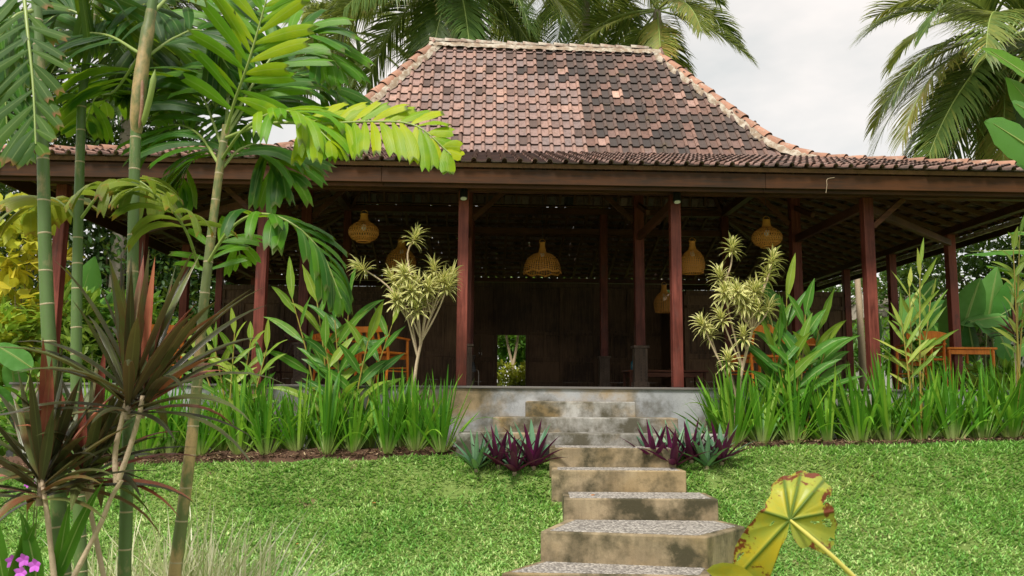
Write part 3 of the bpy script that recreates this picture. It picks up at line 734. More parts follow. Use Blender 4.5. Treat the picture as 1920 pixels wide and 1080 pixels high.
# ---------------- panelled inner walls
def gebyok(x0, x1, by, z1, npan, face=-1, openings=(), head=0.30):
    """timber wall: sill, rails, stiles and separate recessed panels"""
    w = MB(); z0 = zF + 0.002; th = 0.045
    def bx_(xa, xb, za, zb_, t, off=0.0): add_box(w, B((xa + xb) / 2, by + off, (za + zb_) / 2), E1 * (xb - xa) / 2, E2 * t / 2, UPZ * (zb_ - za) / 2)
    rail = z1 - head
    xs_ = np.linspace(x0, x1, npan + 1); st = 0.085
    bx_(x0, x1, z1 - 0.1, z1, 0.10); bx_(x0, x1, rail - 0.07, rail, 0.09)
    pans = []
    for k, xx in enumerate(xs_):
        bx_(xx - st / 2, xx + st / 2, z0, rail - 0.07, 0.084); bx_(xx - st / 2, xx + st / 2, rail, z1 - 0.1, 0.084)
    for k in range(npan):
        a, b = xs_[k] + st / 2, xs_[k + 1] - st / 2
        pans.append((a, b, rail, z1 - 0.1))
        if k in openings: continue
        bx_(a, b, z0, z0 + 0.16, 0.08); bx_(a, b, z0 + 0.62, z0 + 0.72, 0.08)
        pans.append((a, b, z0 + 0.16, z0 + 0.62)); 
        m_ = (a + b) / 2; bx_(m_ - 0.03, m_ + 0.03, z0 + 0.72, rail - 0.07, 0.08)
        pans.append((a, m_ - 0.03, z0 + 0.72, rail - 0.07)); pans.append((m_ + 0.03, b, z0 + 0.72, rail - 0.07))
    wall = w.build('wall', MT['panel'], pav, smooth=False, bevel=0.004)
    for a, b, za, zb_ in pans:
        m = MB(); add_box(m, B((a + b) / 2, by, (za + zb_) / 2), E1 * ((b - a) / 2 - 0.001), E2 * 0.012, UPZ * ((zb_ - za) / 2 - 0.001))
        add_box(m, B((a + b) / 2, by, (za + zb_) / 2), E1 * max((b - a) / 2 - 0.05, 0.01), E2 * 0.024, UPZ * max((zb_ - za) / 2 - 0.05, 0.01))
        m.build('panel', MT['panel'], wall, smooth=False)
    return wall
zWl = P(600, 536, 16.4)[2]
gebyok(-6.32, -1.5, 6.25, zWl, 6); gebyok(3.05, 6.32, 6.25, zWl, 4)
zWc = P(1000, 532, 19.0)[2]; zDo = P(960, 629, 19.0)[2]
xd0 = np.dot(P(931, 700, 18.95) - CX, E1); xd1 = np.dot(P(986, 700, 18.95) - CX, E1)
dw = xd1 - xd0
gebyok(-1.5, xd0 - 0.03, 8.55, zWc, 1, head=zWc - zDo - 0.07); gebyok(xd1 + 0.03, 3.05, 8.55, zWc, 4, head=zWc - zDo - 0.07)
m = MB()                                          # head of the doorway
add_box(m, B((xd0 + xd1) / 2, 8.55, (zDo + zWc) / 2), E1 * (dw / 2 + 0.09), E2 * 0.052, UPZ * (zWc - zDo) / 2)
m.build('door_head', MT['panel'], pav, smooth=False)
for sx, y0, y1 in ((-1.5, 6.31, 8.50), (3.05, 6.31, 8.50)):    # short returns
    m = MB(); add_box(m, B(sx, (y0 + y1) / 2, (zF + zWl) / 2), E1 * 0.025, E2 * (y1 - y0) / 2, UPZ * ((zWl - zF) / 2 - 0.002)); m.build('wall', MT['panel'], pav, smooth=False)
# light green gutter rail along the right eave
m = MB(); add_bar(m, B(6.4 + OV - 0.12, -0.4, zFa0 + 0.10), B(6.4 + OV - 0.12, 8.9, zFa0 + 0.10), 0.05, 0.06); gr = m.build('side_rail', MT['mortar'], pav, smooth=False)

# ================================================================ steps
steps = thing('garden_steps', 'weathered concrete steps climbing from the lawn to the pavilion platform', 'steps', P(1150, 1060, 7.2))
def prism(poly, z0, z1, name, mat, parent, bevel=0.014):
    poly = np.asarray(poly, float); n = len(poly)
    a2 = sum(poly[i][0] * poly[(i + 1) % n][1] - poly[(i + 1) % n][0] * poly[i][1] for i in range(n))
    if a2 < 0: poly = poly[::-1]
    me = bpy.data.meshes.new(name)
    v = [(p[0], p[1], z0) for p in poly] + [(p[0], p[1], z1) for p in poly]
    f = [list(range(n))[::-1], list(range(n, 2 * n))] + [[i, (i + 1) % n, n + (i + 1) % n, n + i] for i in range(n)]
    me.from_pydata(v, [], f); me.update()
    return link(name, me, mat, parent, bevel)
def inset(poly, t):
    p = np.asarray(poly, float); c = p.mean(0); out = []
    for q in p:
        d = q - c; out.append(c + d * (1 - t / np.linalg.norm(d) * 1.3))
    return out
def step(pl, pr, py, Yf, depth, z0, skew=0.0, poly=None, tread=True, pyr=None):
    """pl, pr: photo columns of the front edge, py its row, Yf its distance"""
    a = P(pl, py, Yf); b = P(pr, py if pyr is None else pyr, Yf + skew)
    z = (a[2] + b[2]) / 2
    if poly is None: poly = [a[:2], b[:2], b[:2] + np.array([-0.01, depth]), a[:2] + np.array([0.015, depth])]
    s = prism(poly, z0, z, 'step', MT['step' if tread else 'topstep'], steps)
    if tread:
        t = prism(inset(poly, 0.05), z - 0.03, z + 0.004, 'tread', MT['tread'], s, bevel=0.003)
    return z
step(985, 1192, 753, 9.86, 0.30, 0.5, tread=False)
step(924, 1272, 783, 9.57, 0.287, 0.5, tread=False)
step(855, 1366, 813, 9.28, 0.287, 0.45, tread=False)
step(1030, 1268, 840, 8.93, 0.345, 0.3)
step(1034, 1287, 882, 8.60, 0.32, 0.1, skew=0.02)
step(1057, 1347, 935, 8.08, 0.51, -0.05, skew=0.03)
zl = P(1150, 1003, 7.22)[2]
def atz(px, py, z):                               # where the sight line through a pixel meets height z
    r = FWD + (px - 960) / FPX * RT + (540 - py) / FPX * UPV; k = (z - EYE) / r[2]; return (r * k)[:2]
land = [atz(1013, 996, zl), atz(1325, 1007, zl), atz(1397, 987, zl), atz(1362, 972, zl), atz(1075, 972, zl)]
land[3][1] = land[4][1] = 8.07; land[3][0] = P(1352, 975, 8.07)[0]; land[4][0] = P(1062, 975, 8.07)[0]
s7 = prism(land, -0.3, zl, 'step', MT['step'], steps); prism(inset(land, 0.07), zl - 0.03, zl + 0.004, 'tread', MT['tread'], s7, bevel=0.003)
zl2 = P(1100, 1074, 6.95)[2]
low = [atz(940, 1074, zl2), atz(1330, 1080, zl2), atz(1345, 1055, zl2), atz(1030, 1046, zl2)]
s8 = prism(low, -0.4, zl2, 'step', MT['step'], steps); prism(inset(low, 0.06), zl2 - 0.03, zl2 + 0.004, 'tread', MT['tread'], s8, bevel=0.003)

# soil beds along the platform
def soil(x0, x1, name, label):
    n = 60; m_ = 12; X, V = np.meshgrid(np.linspace(x0, x1, n), np.linspace(0, 1, m_), indexing='ij')
    Y0 = 9.27 + 0.03 * X + (vnoise(X, X * 0, 0.4, 5) - 0.5) * 0.1; Y = Y0 + V * (10.25 + 0.035 * X - Y0)
    Z = gz(X, Y) + 0.05 * np.sin(np.pi * np.clip(V * 1.2 + 0.02, 0, 1)) + 0.02 + (vnoise(X, Y, 0.12, 3) - 0.5) * 0.05
    Z[:, 0] -= 0.06
    mb = MB(); i, j = np.meshgrid(np.arange(n - 1), np.arange(m_ - 1), indexing='ij')
    mb.add(np.stack([X, Y, Z], -1), np.stack([i * m_ + j, (i + 1) * m_ + j, (i + 1) * m_ + j + 1, i * m_ + j + 1], -1).reshape(-1, 4))
    o = mb.build(name, MT['soil']); tag(o, label, kind='structure')
soil(-8.5, P(866, 850, 9.3)[0], 'soil_bed', 'brown soil bed along the platform left of the steps')
soil(P(1362, 840, 9.3)[0], 9.5, 'soil_bed', 'brown soil bed along the platform right of the steps')

# ================================================================ lamps, furniture
def pendant(px, py0, py1, Y, rpx, shape, label):
    """woven rattan pendant: neck top at row py0, bottom rim at py1, radius rpx, all in photo pixels at distance Y"""
    top = P(px, py0, Y); bot = P(px, py1, Y); H = top[2] - bot[2]; R = rpx / FPX * Y
    t = thing('pendant_lamp', label, 'lamp', (top[0], top[1], top[2]), 'rattan pendant lamps under the pavilion roof')
    if shape == 'gourd': pr = [(0.22, 1.0), (0.25, 0.88), (0.30, 0.76), (0.52, 0.68), (0.84, 0.56), (0.99, 0.40), (0.97, 0.24), (0.78, 0.10), (0.42, 0.0)]
    elif shape == 'bell': pr = [(0.22, 1.0), (0.24, 0.86), (0.34, 0.74), (0.66, 0.64), (0.92, 0.48), (1.0, 0.32), (0.97, 0.16), (0.86, 0.0)]
    else: pr = [(0.13, 1.0), (0.15, 0.84), (0.22, 0.66), (0.52, 0.60), (0.80, 0.46), (0.96, 0.24), (1.0, 0.04), (1.0, 0.0)]
    pr = np.array(pr); tt = np.linspace(0, 1, len(pr)); n = 22; g = np.linspace(0, 1, n)
    r = np.interp(g, tt, pr[:, 0]) * R; z = bot[2] + np.interp(g, tt, pr[:, 1]) * H
    mb = MB(); K = 36 if shape != 'dome' else 44
    tw = 0.9 if shape == 'gourd' else 0.0
    def strand(a0, twist, w):
        a = a0 + twist * g; rr = r.copy(); zz = z.copy()
        if shape == 'dome': 
            sc = 0.055 * np.sin(a * 8) * np.clip((g - 0.5) * 2, 0, 1); zz = zz + sc * R * 1.2
        c = np.stack([top[0] + rr * np.cos(a), top[1] + rr * np.sin(a), zz], -1)
        tdir = np.stack([-np.sin(a), np.cos(a), a * 0], -1)
        v = np.stack([c - tdir * w, c + tdir * w], 1).reshape(-1, 3)
        q = [[2 * k, 2 * k + 1, 2 * k + 3, 2 * k + 2] for k in range(n - 1)]; mb.add(v, q)
    for k in range(K):
        a0 = k / K * 2 * math.pi
        if shape == 'gourd': strand(a0, 1.1, 0.0048); strand(a0, -1.1, 0.0048)
        else: strand(a0, 0, 0.0062)
    for k in range(0, n, 1 if shape != 'gourd' else 3):       # hoops
        a = np.linspace(0, 2 * math.pi, 37); rr = r[k] * 0.995
        zz = z[k] + (0.055 * np.sin(a * 8) * max((g[k] - 0.5) * 2, 0) * R * 1.2 if shape == 'dome' else 0 * a)
        c = np.stack([top[0] + rr * np.cos(a), top[1] + rr * np.sin(a), zz], -1); h = 0.0032 if shape != 'gourd' else 0.004
        v = np.stack([c - UPZ * h, c + UPZ * h], 1).reshape(-1, 3); mb.add(v, [[2 * i, 2 * i + 2, 2 * i + 3, 2 * i + 1] for i in range(36)])
    mb.build('shade', MT['rattan'], t)
    for zz, rr in ((z[-1], r[-1]), (z[0], r[0])):
        m = MB(); a = np.linspace(0, 2 * math.pi, 25); c = np.stack([top[0] + rr * np.cos(a), top[1] + rr * np.sin(a), 0 * a + zz], -1)
        if shape == 'dome' and rr == r[-1]: c[:, 2] += 0.055 * np.sin(a * 8) * R * 1.2
        add_tube(m, c, 0.008, 6, cap=False); m.build('rim', MT['rattan'], t)
    m = MB(); a = np.linspace(0, math.pi, 9); c = np.stack([top[0] + 0.05 * np.cos(a), 0 * a + top[1], top[2] + 0.06 * np.sin(a)], -1); add_tube(m, c, 0.004, 5); m.build('handle', MT['rattan'], t)
    m = MB(); add_tube(m, [top + UPZ * 0.055, top + UPZ * max(0.3, ceil_z(top) - top[2] - 0.05)], 0.004, 5); add_tube(m, [top - UPZ * 0.14, top - UPZ * 0.09, top + UPZ * 0.05], [0.02, 0.02, 0.004], 8); m.build('cord', MT['black'], t)
    m = MB(); a = np.linspace(0, math.pi, 9); c = np.array([[0, 0, top[2] - 0.14 - 0.09 * (1 - math.cos(k)) / 2] for k in a]) + np.array([top[0], top[1], 0]); add_tube(m, c, 0.032 * np.sin(a) ** 0.7 + 0.004, 10); m.build('bulb', MT['white'], t)
def ceil_z(p):
    d = p - CX; bx, by = np.dot(d, E1), np.dot(d, E2)
    inx = abs(bx) < CXB; 
    if PY[1] <= by <= PY[3] and inx: return zR - (zR - zBk) * abs(by - 4.35) / 1.9
    u = min((by + OVT) / (PY[1] + OVT), (6.4 + OVT - abs(bx)) / (6.4 + OVT - CXB))
    return zE + (zBk - zE) * min(max(u, 0), 1) - 0.1
pendant(683, 402, 453, 11.3, 29.5, 'gourd', 'squat gourd-shaped rattan lamp, high at the left beside the palm')
pendant(753, 451, 510, 13.6, 29, 'bell', 'bell-shaped rattan lamp half behind the left variegated shrub')
pendant(1017, 455, 512, 13.0, 36, 'dome', 'dome rattan lamp with a scalloped rim in the middle bay')
pendant(1298, 453, 512, 12.3, 23, 'bell', 'bell-shaped rattan lamp just right of the third red post')
pendant(1245, 535, 585, 15.2, 20, 'bell', 'lowest and smallest rattan lamp, beside the carved inner post')
pendant(1437, 413, 463, 11.5, 29, 'gourd', 'squat gourd-shaped rattan lamp, high at the right end')

def spotlight(bx, by, label, z):
    p = B(bx, by, z); t = thing('spotlight', label, 'spotlight', p, 'spotlights on the front posts')
    m = MB(); add_tube(m, [p + UPZ * 0.10, p + UPZ * 0.085, p - UPZ * 0.02 - E2 * 0.02, p - UPZ * 0.055 - E2 * 0.03], [0.02, 0.045, 0.052, 0.054], 14); m.build('body', MT['black'], t)
    q = p - UPZ * 0.058 - E2 * 0.031
    m = MB(); add_tube(m, [q + UPZ * 0.003, q - UPZ * 0.004 - E2 * 0.002], 0.04, 14); m.build('lens', MT['white'], t)
    m = MB(); add_bar(m, p + E2 * 0.0 + UPZ * 0.03, p + E2 * 0.11 + UPZ * 0.03, 0.03, 0.03); m.build('bracket', MT['black'], t)
spotlight(-1.36, -0.13, 'black spotlight at the head of the second red post', zPost - 0.07)
spotlight(1.36, -0.13, 'black spotlight at the head of the third red post', zPost - 0.07)

def chair(loc, rz, label, mat='teak', arms=True, rail='curved', group='teak chairs on the platform', tall=0.82, sub=''):
    t = thing('chair', label, 'chair', loc, group); R_ = Matrix.Rotation(rz, 4, 'Z')
    Lc = lambda x, y, z: np.array(R_ @ Vector((x, y, z))) + np.array(loc)
    def part(name, fn, bevel=0.004, smooth=False):
        m = MB(); fn(m); m.build(name, MT[mat], t, smooth=smooth, bevel=bevel)
    w, d = 0.25, 0.24
    for sx in (-1, 1):
        part('leg', lambda m: add_tube(m, [Lc(sx * w * 1.04, -d * 1.08, 0.0), Lc(sx * w, -d, 0.44), Lc(sx * w, -d, 0.645 if arms else 0.45)], [0.016, 0.023, 0.019], 8), 0, True)
        part('leg', lambda m: add_tube(m, [Lc(sx * w * 1.04, d * 1.2, 0.0), Lc(sx * w, d, 0.44), Lc(sx * w * 0.98, d * 1.3, tall - 0.05)], [0.016, 0.023, 0.017], 8), 0, True)
        if arms:
            part('armrest', lambda m: add_bar(m, Lc(sx * w, -d - 0.04, 0.655), Lc(sx * w, d * 1.28, 0.675), 0.05, 0.024))
        part('stretcher', lambda m: add_tube(m, [Lc(sx * w, -d, 0.2), Lc(sx * w, d, 0.2)], 0.011, 6), 0, True)
    part('stretcher', lambda m: add_tube(m, [Lc(-w, -d, 0.25), Lc(w, -d, 0.25)], 0.011, 6), 0, True)
    def seat(m):
        add_box(m, Lc(0, 0, 0.452), Lc(w + 0.015, 0, 0) - Lc(0, 0, 0), Lc(0, d + 0.015, 0) - Lc(0, 0, 0), UPZ * 0.016)
    part('seat', seat, 0.01); part('apron', lambda m: add_bar(m, Lc(-w, -d, 0.40), Lc(w, -d, 0.40), 0.02, 0.06))
    def back(m):
        n = 11; a = np.linspace(-1, 1, n)
        h = 0.1 if rail == 'curved' else 0.055
        c = np.array([Lc(x * (w + 0.035), d * 1.35 + 0.07 * (1 - x * x), tall - 0.03 - (0.035 * x * x if rail == 'curved' else -0.012 * x * x)) for x in a])
        hh = h * (1 - 0.55 * a ** 4) if rail == 'curved' else np.full(n, h)
        nn = np.array([Lc(0, 1, 0) - Lc(0, 0, 0)])
        v = np.stack([c - nn * 0.012 - UPZ * hh[:, None], c + nn * 0.012 - UPZ * hh[:, None], c + nn * 0.012 + UPZ * 0.03, c - nn * 0.012 + UPZ * 0.03], 1).reshape(-1, 3)
        q = [[4 * i + j, 4 * i + 4 + j, 4 * i + 4 + (j + 1) % 4, 4 * i + (j + 1) % 4] for i in range(n - 1) for j in range(4)] + [[0, 1, 2, 3], [4 * n - 1, 4 * n - 2, 4 * n - 3, 4 * n - 4]]
        m.add(v, q)
    part('backrest', back, 0.006)
    if rail != 'curved':
        for x in (-0.14, -0.05, 0.05, 0.14): part('slat', lambda m: add_bar(m, Lc(x, d * 1.05, 0.47), Lc(x, d * 1.42, tall - 0.06), 0.03, 0.012, up=(0, 1, 0)))
def cl(px, Y): p = P(px, 725, Y); return (p[0], p[1], zF + 0.001)
chair(cl(716, 11.5), 2.7, 'orange teak armchair behind the ginger plant left of the second post', rail='flat', tall=0.80)
chair(cl(632, 12.2), 0.6, 'orange teak armchair mostly hidden by the ginger plant, beside the first post', rail='curved', tall=0.8)
chair(cl(1418, 11.6), 3.5, 'orange teak chair with a round back behind the right variegated shrub', rail='curved', tall=0.88, arms=False)
chair(cl(1492, 12.4), -0.6, 'orange teak chair hidden low behind the right ginger leaves', rail='curved', tall=0.8)
chair(cl(1728, 12.3), 3.0, 'orange teak armchair with a wide round back near the right corner', rail='curved', tall=0.86)
chair(cl(300, 11.2), 0.4, 'orange teak chair at the far left behind the dark cordyline', rail='curved', tall=0.84)
chair(cl(515, 12.6), -0.7, 'dark brown chair beside the carved inner post at the left', mat='darkchair', rail='flat', group='dark chairs')

def table(px, Y, w, d, h, label, mat='teak'):
    p = np.array(cl(px, Y)); t = thing('table', label, 'table', p)
    m = MB(); add_box(m, p + UPZ * (h - 0.017), E1 * w / 2, E2 * d / 2, UPZ * 0.017); m.build('table_top', MT[mat], t, smooth=False, bevel=0.006)
    for sx in (-1, 1):
        for sy in (-1, 1):
            m = MB(); q = p + E1 * sx * (w / 2 - 0.05) + E2 * sy * (d / 2 - 0.05); add_tube(m, [q, q + UPZ * (h - 0.035)], [0.02, 0.028], 8); m.build('leg', MT[mat], t)
    for sy in (-1, 1): m = MB(); add_bar(m, p + E1 * -(w / 2 - 0.08) + E2 * sy * (d / 2 - 0.05) + UPZ * (h - 0.075), p + E1 * (w / 2 - 0.08) + E2 * sy * (d / 2 - 0.05) + UPZ * (h - 0.075), 0.02, 0.07); m.build('apron', MT[mat], t, smooth=False)
    return p
table(1800, 13.2, 0.8, 0.8, 0.68, 'orange teak table at the far right corner of the platform')
tp = table(1245, 13.6, 1.3, 0.7, 0.30, 'low dark red table behind the third post', 'beam')
table(455, 12.2, 0.9, 0.6, 0.55, 'small dark table beside the dark chair at the left', 'darkchair')
b0 = tp + UPZ * 0.301 - E1 * 0.52 - E2 * 0.1
MT['bottle'] = plainmat('blue_glass', (0.02, 0.10, 0.14), (0.04, 0.18, 0.24), 10, 0.12, 0.0)
bt = thing('bottle', 'small blue bottle on the low dark red table', 'bottle', b0)
m = MB(); add_tube(m, [b0, b0 + UPZ * 0.01, b0 + UPZ * 0.12, b0 + UPZ * 0.16, b0 + UPZ * 0.20], [0.04, 0.045, 0.045, 0.018, 0.016], 14); m.build('body', MT['bottle'], bt)
m = MB(); add_tube(m, [b0 + UPZ * 0.20, b0 + UPZ * 0.225], 0.019, 12); m.build('cap', MT['black'], bt)
b1 = tp + UPZ * 0.301 + E1 * 0.2
m = MB(); a = np.linspace(0, 1, 6); add_tube(m, [b1, b1 + UPZ * 0.004, b1 + UPZ * 0.03, b1 + UPZ * 0.033], [0.05, 0.09, 0.15, 0.13], 20); bw = m.build('dish', MT['panel']); tag(bw, 'shallow wooden dish on the low dark red table', 'dish')
# black floor lamp
f0 = np.array(cl(897, 14.2)); fl = thing('floor_lamp', 'slim black lamp standing just right of the second post', 'lamp', f0)
m = MB(); add_tube(m, [f0, f0 + UPZ * 0.015, f0 + UPZ * 0.02], [0.11, 0.11, 0.02], 16); m.build('base', MT['black'], fl)
m = MB(); add_tube(m, smooth_path([f0 + UPZ * 0.02, f0 + UPZ * 0.26, f0 + UPZ * 0.30 - E1 * 0.03, f0 + UPZ * 0.33 - E1 * 0.1], 14), 0.008, 8); m.build('arm', MT['mortar'], fl)
m = MB(); q = f0 + UPZ * 0.33 - E1 * 0.1; add_tube(m, [q - UPZ * 0.06, q + UPZ * 0.02, q + UPZ * 0.11], [0.055, 0.05, 0.025], 14); m.build('lamp_shade', MT['black'], fl)
# straw hanging from the eave
s0 = P(1551, 336, 9.66); m = MB(); add_tube(m, smooth_path([s0 + np.array([0.1, 0.03, 0.03]), s0, s0 + np.array([-0.01, -0.01, -0.08]), s0 + np.array([-0.022, 0, -0.17])], 12), 0.0028, 5)
st = m.build('straw', MT['palebark']); tag(st, 'dry straw caught under the eave and hanging over the fascia', 'straw')

# ================================================================ bed plants
def rv(lo, hi, n=None, rng=RND): return rng.uniform(lo, hi, n)
def strap_variant(seed, n=33):
    r = np.random.default_rng(seed); mb = MB()
    az = r.uniform(0, 2 * np.pi, n); k = np.linspace(0, 1, n); til = np.radians(5 + 36 * k ** 1.25 + r.normal(0, 3, n))
    d = np.stack([np.sin(til) * np.cos(az), np.sin(til) * np.sin(az), np.cos(til)], -1)
    base = np.stack([0.055 * np.cos(az) * (0.3 + k), 0.055 * np.sin(az) * (0.3 + k), np.full(n, -0.03)], -1)
    side = np.stack([-np.sin(az), np.cos(az), 0 * az], -1); a2 = r.uniform(-0.6, 0.6, n)[:, None]
    side = side * np.cos(a2) + np.cross(d, side) * np.sin(a2)
    L = (0.92 - 0.28 * k + r.normal(0, 0.06, n)); dr = 0.12 + 0.55 * k * r.uniform(0.2, 1.4, n)
    bent = r.random(n) < 0.14; dr[bent] += r.uniform(1.2, 2.6, bent.sum())
    V, uv, q = ribbons(base, d, side, L, r.uniform(0.027, 0.044, n), dr, n=8, fold=0.25, prof=[0.75, 0.85, 0.95, 1, 1, 0.92, 0.75, 0.45, 0.03], rng=r)
    add_ribbons(mb, V, uv, q, np.clip(r.normal(0.38, 0.27, n) + 0.15 * k, 0, 1))
    me = mb.mesh('strap_leaf_plant'); me.materials.append(MT['strap']); return me
STRAP = [strap_variant(100 + i) for i in range(7)]
def strap(px, py, Y, s, label, group, seed):
    p = P(px, py, Y); x, y = p[0], p[1]
    o = bpy.data.objects.new('strap_leaf_plant', STRAP[seed % 7]); COL.objects.link(o)
    o.location = (x, y, float(gz(x, y)) + 0.06); o.rotation_euler = (0, 0, seed * 2.4); o.scale = (s * 1.08, s * 1.08, s * 1.05 * (1 + 0.12 * math.sin(seed * 3.7)))
    tag(o, label, 'plant', group)
gl, gr_ = 'strap-leaf plants edging the bed left of the steps', 'strap-leaf plants edging the bed right of the steps'
lf = [120, 175, 225, 273, 318, 375, 448, 499, 559, 612, 661, 725, 778, 828][::-1]
for k, px in enumerate(lf): strap(px, 852, 9.32 + 0.05 * (k % 2), 0.94 + 0.06 * math.sin(k * 2.1), f'green strap-leaf plant, {words(k)} from the steps in the front row of the left bed', gl, k)
lb = [90, 150, 200, 255, 300, 345, 412, 475, 539, 590, 640, 693, 752, 802][::-1]
for k, px in enumerate(lb): strap(px, 842, 9.68, 0.86 + 0.08 * math.sin(k * 1.3), f'shaded strap-leaf plant, {words(k)} from the steps in the back row of the left bed', gl, k + 3)
rf = [1376, 1430, 1490, 1553, 1613, 1667, 1728, 1787, 1843, 1897, 1950]
for k, px in enumerate(rf): strap(px, 832, 9.46 + 0.022 * k + 0.04 * (k % 2), 1.0 + 0.06 * math.sin(k * 1.7), f'green strap-leaf plant, {words(k)} from the steps in the front row of the right bed', gr_, k + 2)
rb = [1352, 1405, 1455, 1520, 1583, 1640, 1697, 1757, 1815, 1870, 1925]
for k, px in enumerate(rb): strap(px, 822, 9.85 + 0.022 * k, 0.90 + 0.08 * math.sin(k * 2.9), f'shaded strap-leaf plant, {words(k)} from the steps in the back row of the right bed', gr_, k + 5)

# purple rhoeo rosettes
def rhoeo_variant(seed, n=17):
    r = np.random.default_rng(seed)
    az = np.arange(n) * 2.4 + r.normal(0, 0.2, n); k = np.linspace(0, 1, n); til = np.radians(10 + 56 * k)
    d = np.stack([np.sin(til) * np.cos(az), np.sin(til) * np.sin(az), np.cos(til)], -1); side = np.stack([-np.sin(az), np.cos(az), 0 * az], -1)
    base = np.stack([0.02 * np.cos(az), 0.02 * np.sin(az), np.full(n, 0.03)], -1)
    V, uv, q = ribbons(base, d, -side, 0.46 - 0.05 * k + r.normal(0, 0.03, n), r.uniform(0.06, 0.08, n), 0.15 + 0.35 * k, n=6, fold=0.45, prof=[0.8, 1, 1, 0.9, 0.72, 0.45, 0.04], rng=r)
    out = []
    for i in range(n):
        mb = MB(); mb.add(V[i], q, uv=uv, tint=float(r.uniform(0.1, 0.9))); me = mb.mesh('leaf'); me.materials.append(MT['rhoeo' if (i * 7 + seed) % 7 < 5 else 'rhoeo_g']); out.append(me)
    return out
RHO = [rhoeo_variant(300 + i) for i in range(4)]
def rhoeo(px, py, Y, s, label, seed):
    p = P(px, py, Y); z = float(gz(p[0], p[1])) - 0.01
    t = thing('rhoeo_plant', label, 'plant', (p[0], p[1], z), 'purple rosette plants beside the steps')
    t.rotation_euler = (0, 0, seed * 1.9); t.scale = (s, s, s)
    for me in RHO[seed % 4]:
        o = bpy.data.objects.new('leaf', me); COL.objects.link(o); o.parent = t
    m = MB(); add_tube(m, [np.array([0, 0, -0.03]), np.array([0, 0, 0.06])], [0.03, 0.025], 7); o = m.build('stem', MT['bark']); o.parent = t
for k, (px, Y, s) in enumerate([(893, 9.02, 0.95), (935, 9.08, 0.95), (965, 8.98, 1.0), (1000, 9.05, 1.1)]):
    rhoeo(px, 852, Y, s, f'purple and green rosette plant, {words(k)} from the left in the group left of the steps', k)
for k, (px, Y, s) in enumerate([(1226, 9.08, 1.0), (1262, 9.0, 1.05), (1296, 9.1, 1.0), (1325, 9.0, 0.95), (1352, 9.06, 1.0)]):
    rhoeo(px, 850, Y, s, f'purple and green rosette plant, {words(k)} from the left in the group right of the steps', k + 1)

# ginger-like tall plants
def ginger(name, label, base_px, Y, stems, mat, leafL, leafW, nl, stem_mat='orange_stem', seed=0, low=0.3, group=None, droop=0.9, tint=(0.1, 0.9)):
    r = np.random.default_rng(500 + seed)
    p0 = P(base_px, 840, Y); z0 = float(gz(p0[0], p0[1])) + 0.02
    t = thing(name, label, 'plant', (p0[0], p0[1], z0), group)
    for (px, py, dY) in stems:
        top = P(px, py, Y + dY); b = np.array([p0[0] + (top[0] - p0[0]) * 0.25 + r.normal(0, 0.04), p0[1] + dY * 0.5, z0])
        path = smooth_path([b, (b * 0.45 + top * 0.55) + np.array([(b[0] - top[0]) * 0.08, 0, 0.03]), top], 14)
        m = MB(); add_tube(m, path, np.linspace(0.015, 0.006, 14), 7); m.build('stem', MT[stem_mat], t)
        f = np.linspace(low, 1.0, nl); 
        for k in range(nl):
            c = np.array([np.interp(f[k], np.linspace(0, 1, 14), path[:, i]) for i in range(3)])
            T = nrm(top - b); sgn = 1 if k % 2 else -1
            az = r.normal(0, 0.55) + (0 if sgn > 0 else math.pi)
            out = np.array([math.cos(az), math.sin(az) * 0.8 - 0.1, 0]); op = 0.95 - 0.55 * f[k] + r.normal(0, 0.1)
            d = nrm(T * (1 - op * 0.5) + out * op)
            if k == nl - 1: d = nrm(T + out * 0.15)
            side = nrm(np.cross(d, nrm([r.normal(0, 0.5), -1.0, 0.55 + r.normal(0, 0.35)])))
            L = leafL * r.uniform(0.75, 1.15) * (0.75 + 0.25 * math.sin(f[k] * 3))
            V, uv, q = ribbons([c], [d], [side], L, leafW * r.uniform(0.8, 1.15), droop * r.uniform(0.3, 1.2), n=8, fold=0.3, prof=[0.12, 0.5, 0.85, 1, 0.97, 0.85, 0.62, 0.34, 0.02], wave=0.05, rng=r)
            leaf_objects(V, uv, q, r.uniform(*tint), 'leaf', MT[mat], t)
    return t
ginger('ginger_plant', 'tall ginger plant with broad glossy leaves in front of the orange armchairs', 640, 9.72,
       [(548, 560, 0.05), (590, 535, 0.12), (628, 600, -0.05), (655, 560, 0.1), (690, 640, -0.08), (735, 610, 0.05), (610, 650, -0.12)], 'ginger', 0.58, 0.105, 8, seed=1)
ginger('ginger_plant', 'lower ginger plant with striped leaves at the foot of the first red post', 445, 9.72,
       [(400, 640, 0.05), (440, 625, -0.05), (470, 640, 0.1), (500, 655, -0.05), (370, 660, 0.1)], 'ginger', 0.42, 0.07, 9, seed=2, tint=(0.4, 1.1))
ginger('ginger_plant', 'tall ginger plant with long arching leaves right of the variegated shrub', 1480, 9.78,
       [(1440, 600, 0.0), (1475, 560, 0.08), (1510, 590, -0.06), (1535, 620, 0.08), (1460, 650, -0.1), (1500, 660, -0.1), (1545, 665, 0.02)], 'ginger', 0.68, 0.105, 8, seed=3)
ginger('ginger_plant', 'upright yellow-green ginger plant in front of the right corner chair', 1718, 9.85,
       [(1705, 540, 0.05), (1725, 500, 0), (1745, 560, 0.08), (1690, 600, -0.05)], 'ginger_y', 0.42, 0.05, 10, seed=4, low=0.45, droop=0.4)
ginger('ginger_plant', 'thin orange-stemmed ginger plant at the right edge', 1906, 9.8,
       [(1900, 470, 0), (1912, 440, 0.05), (1925, 520, 0.1)], 'ginger_y', 0.36, 0.06, 8, seed=5, low=0.5)
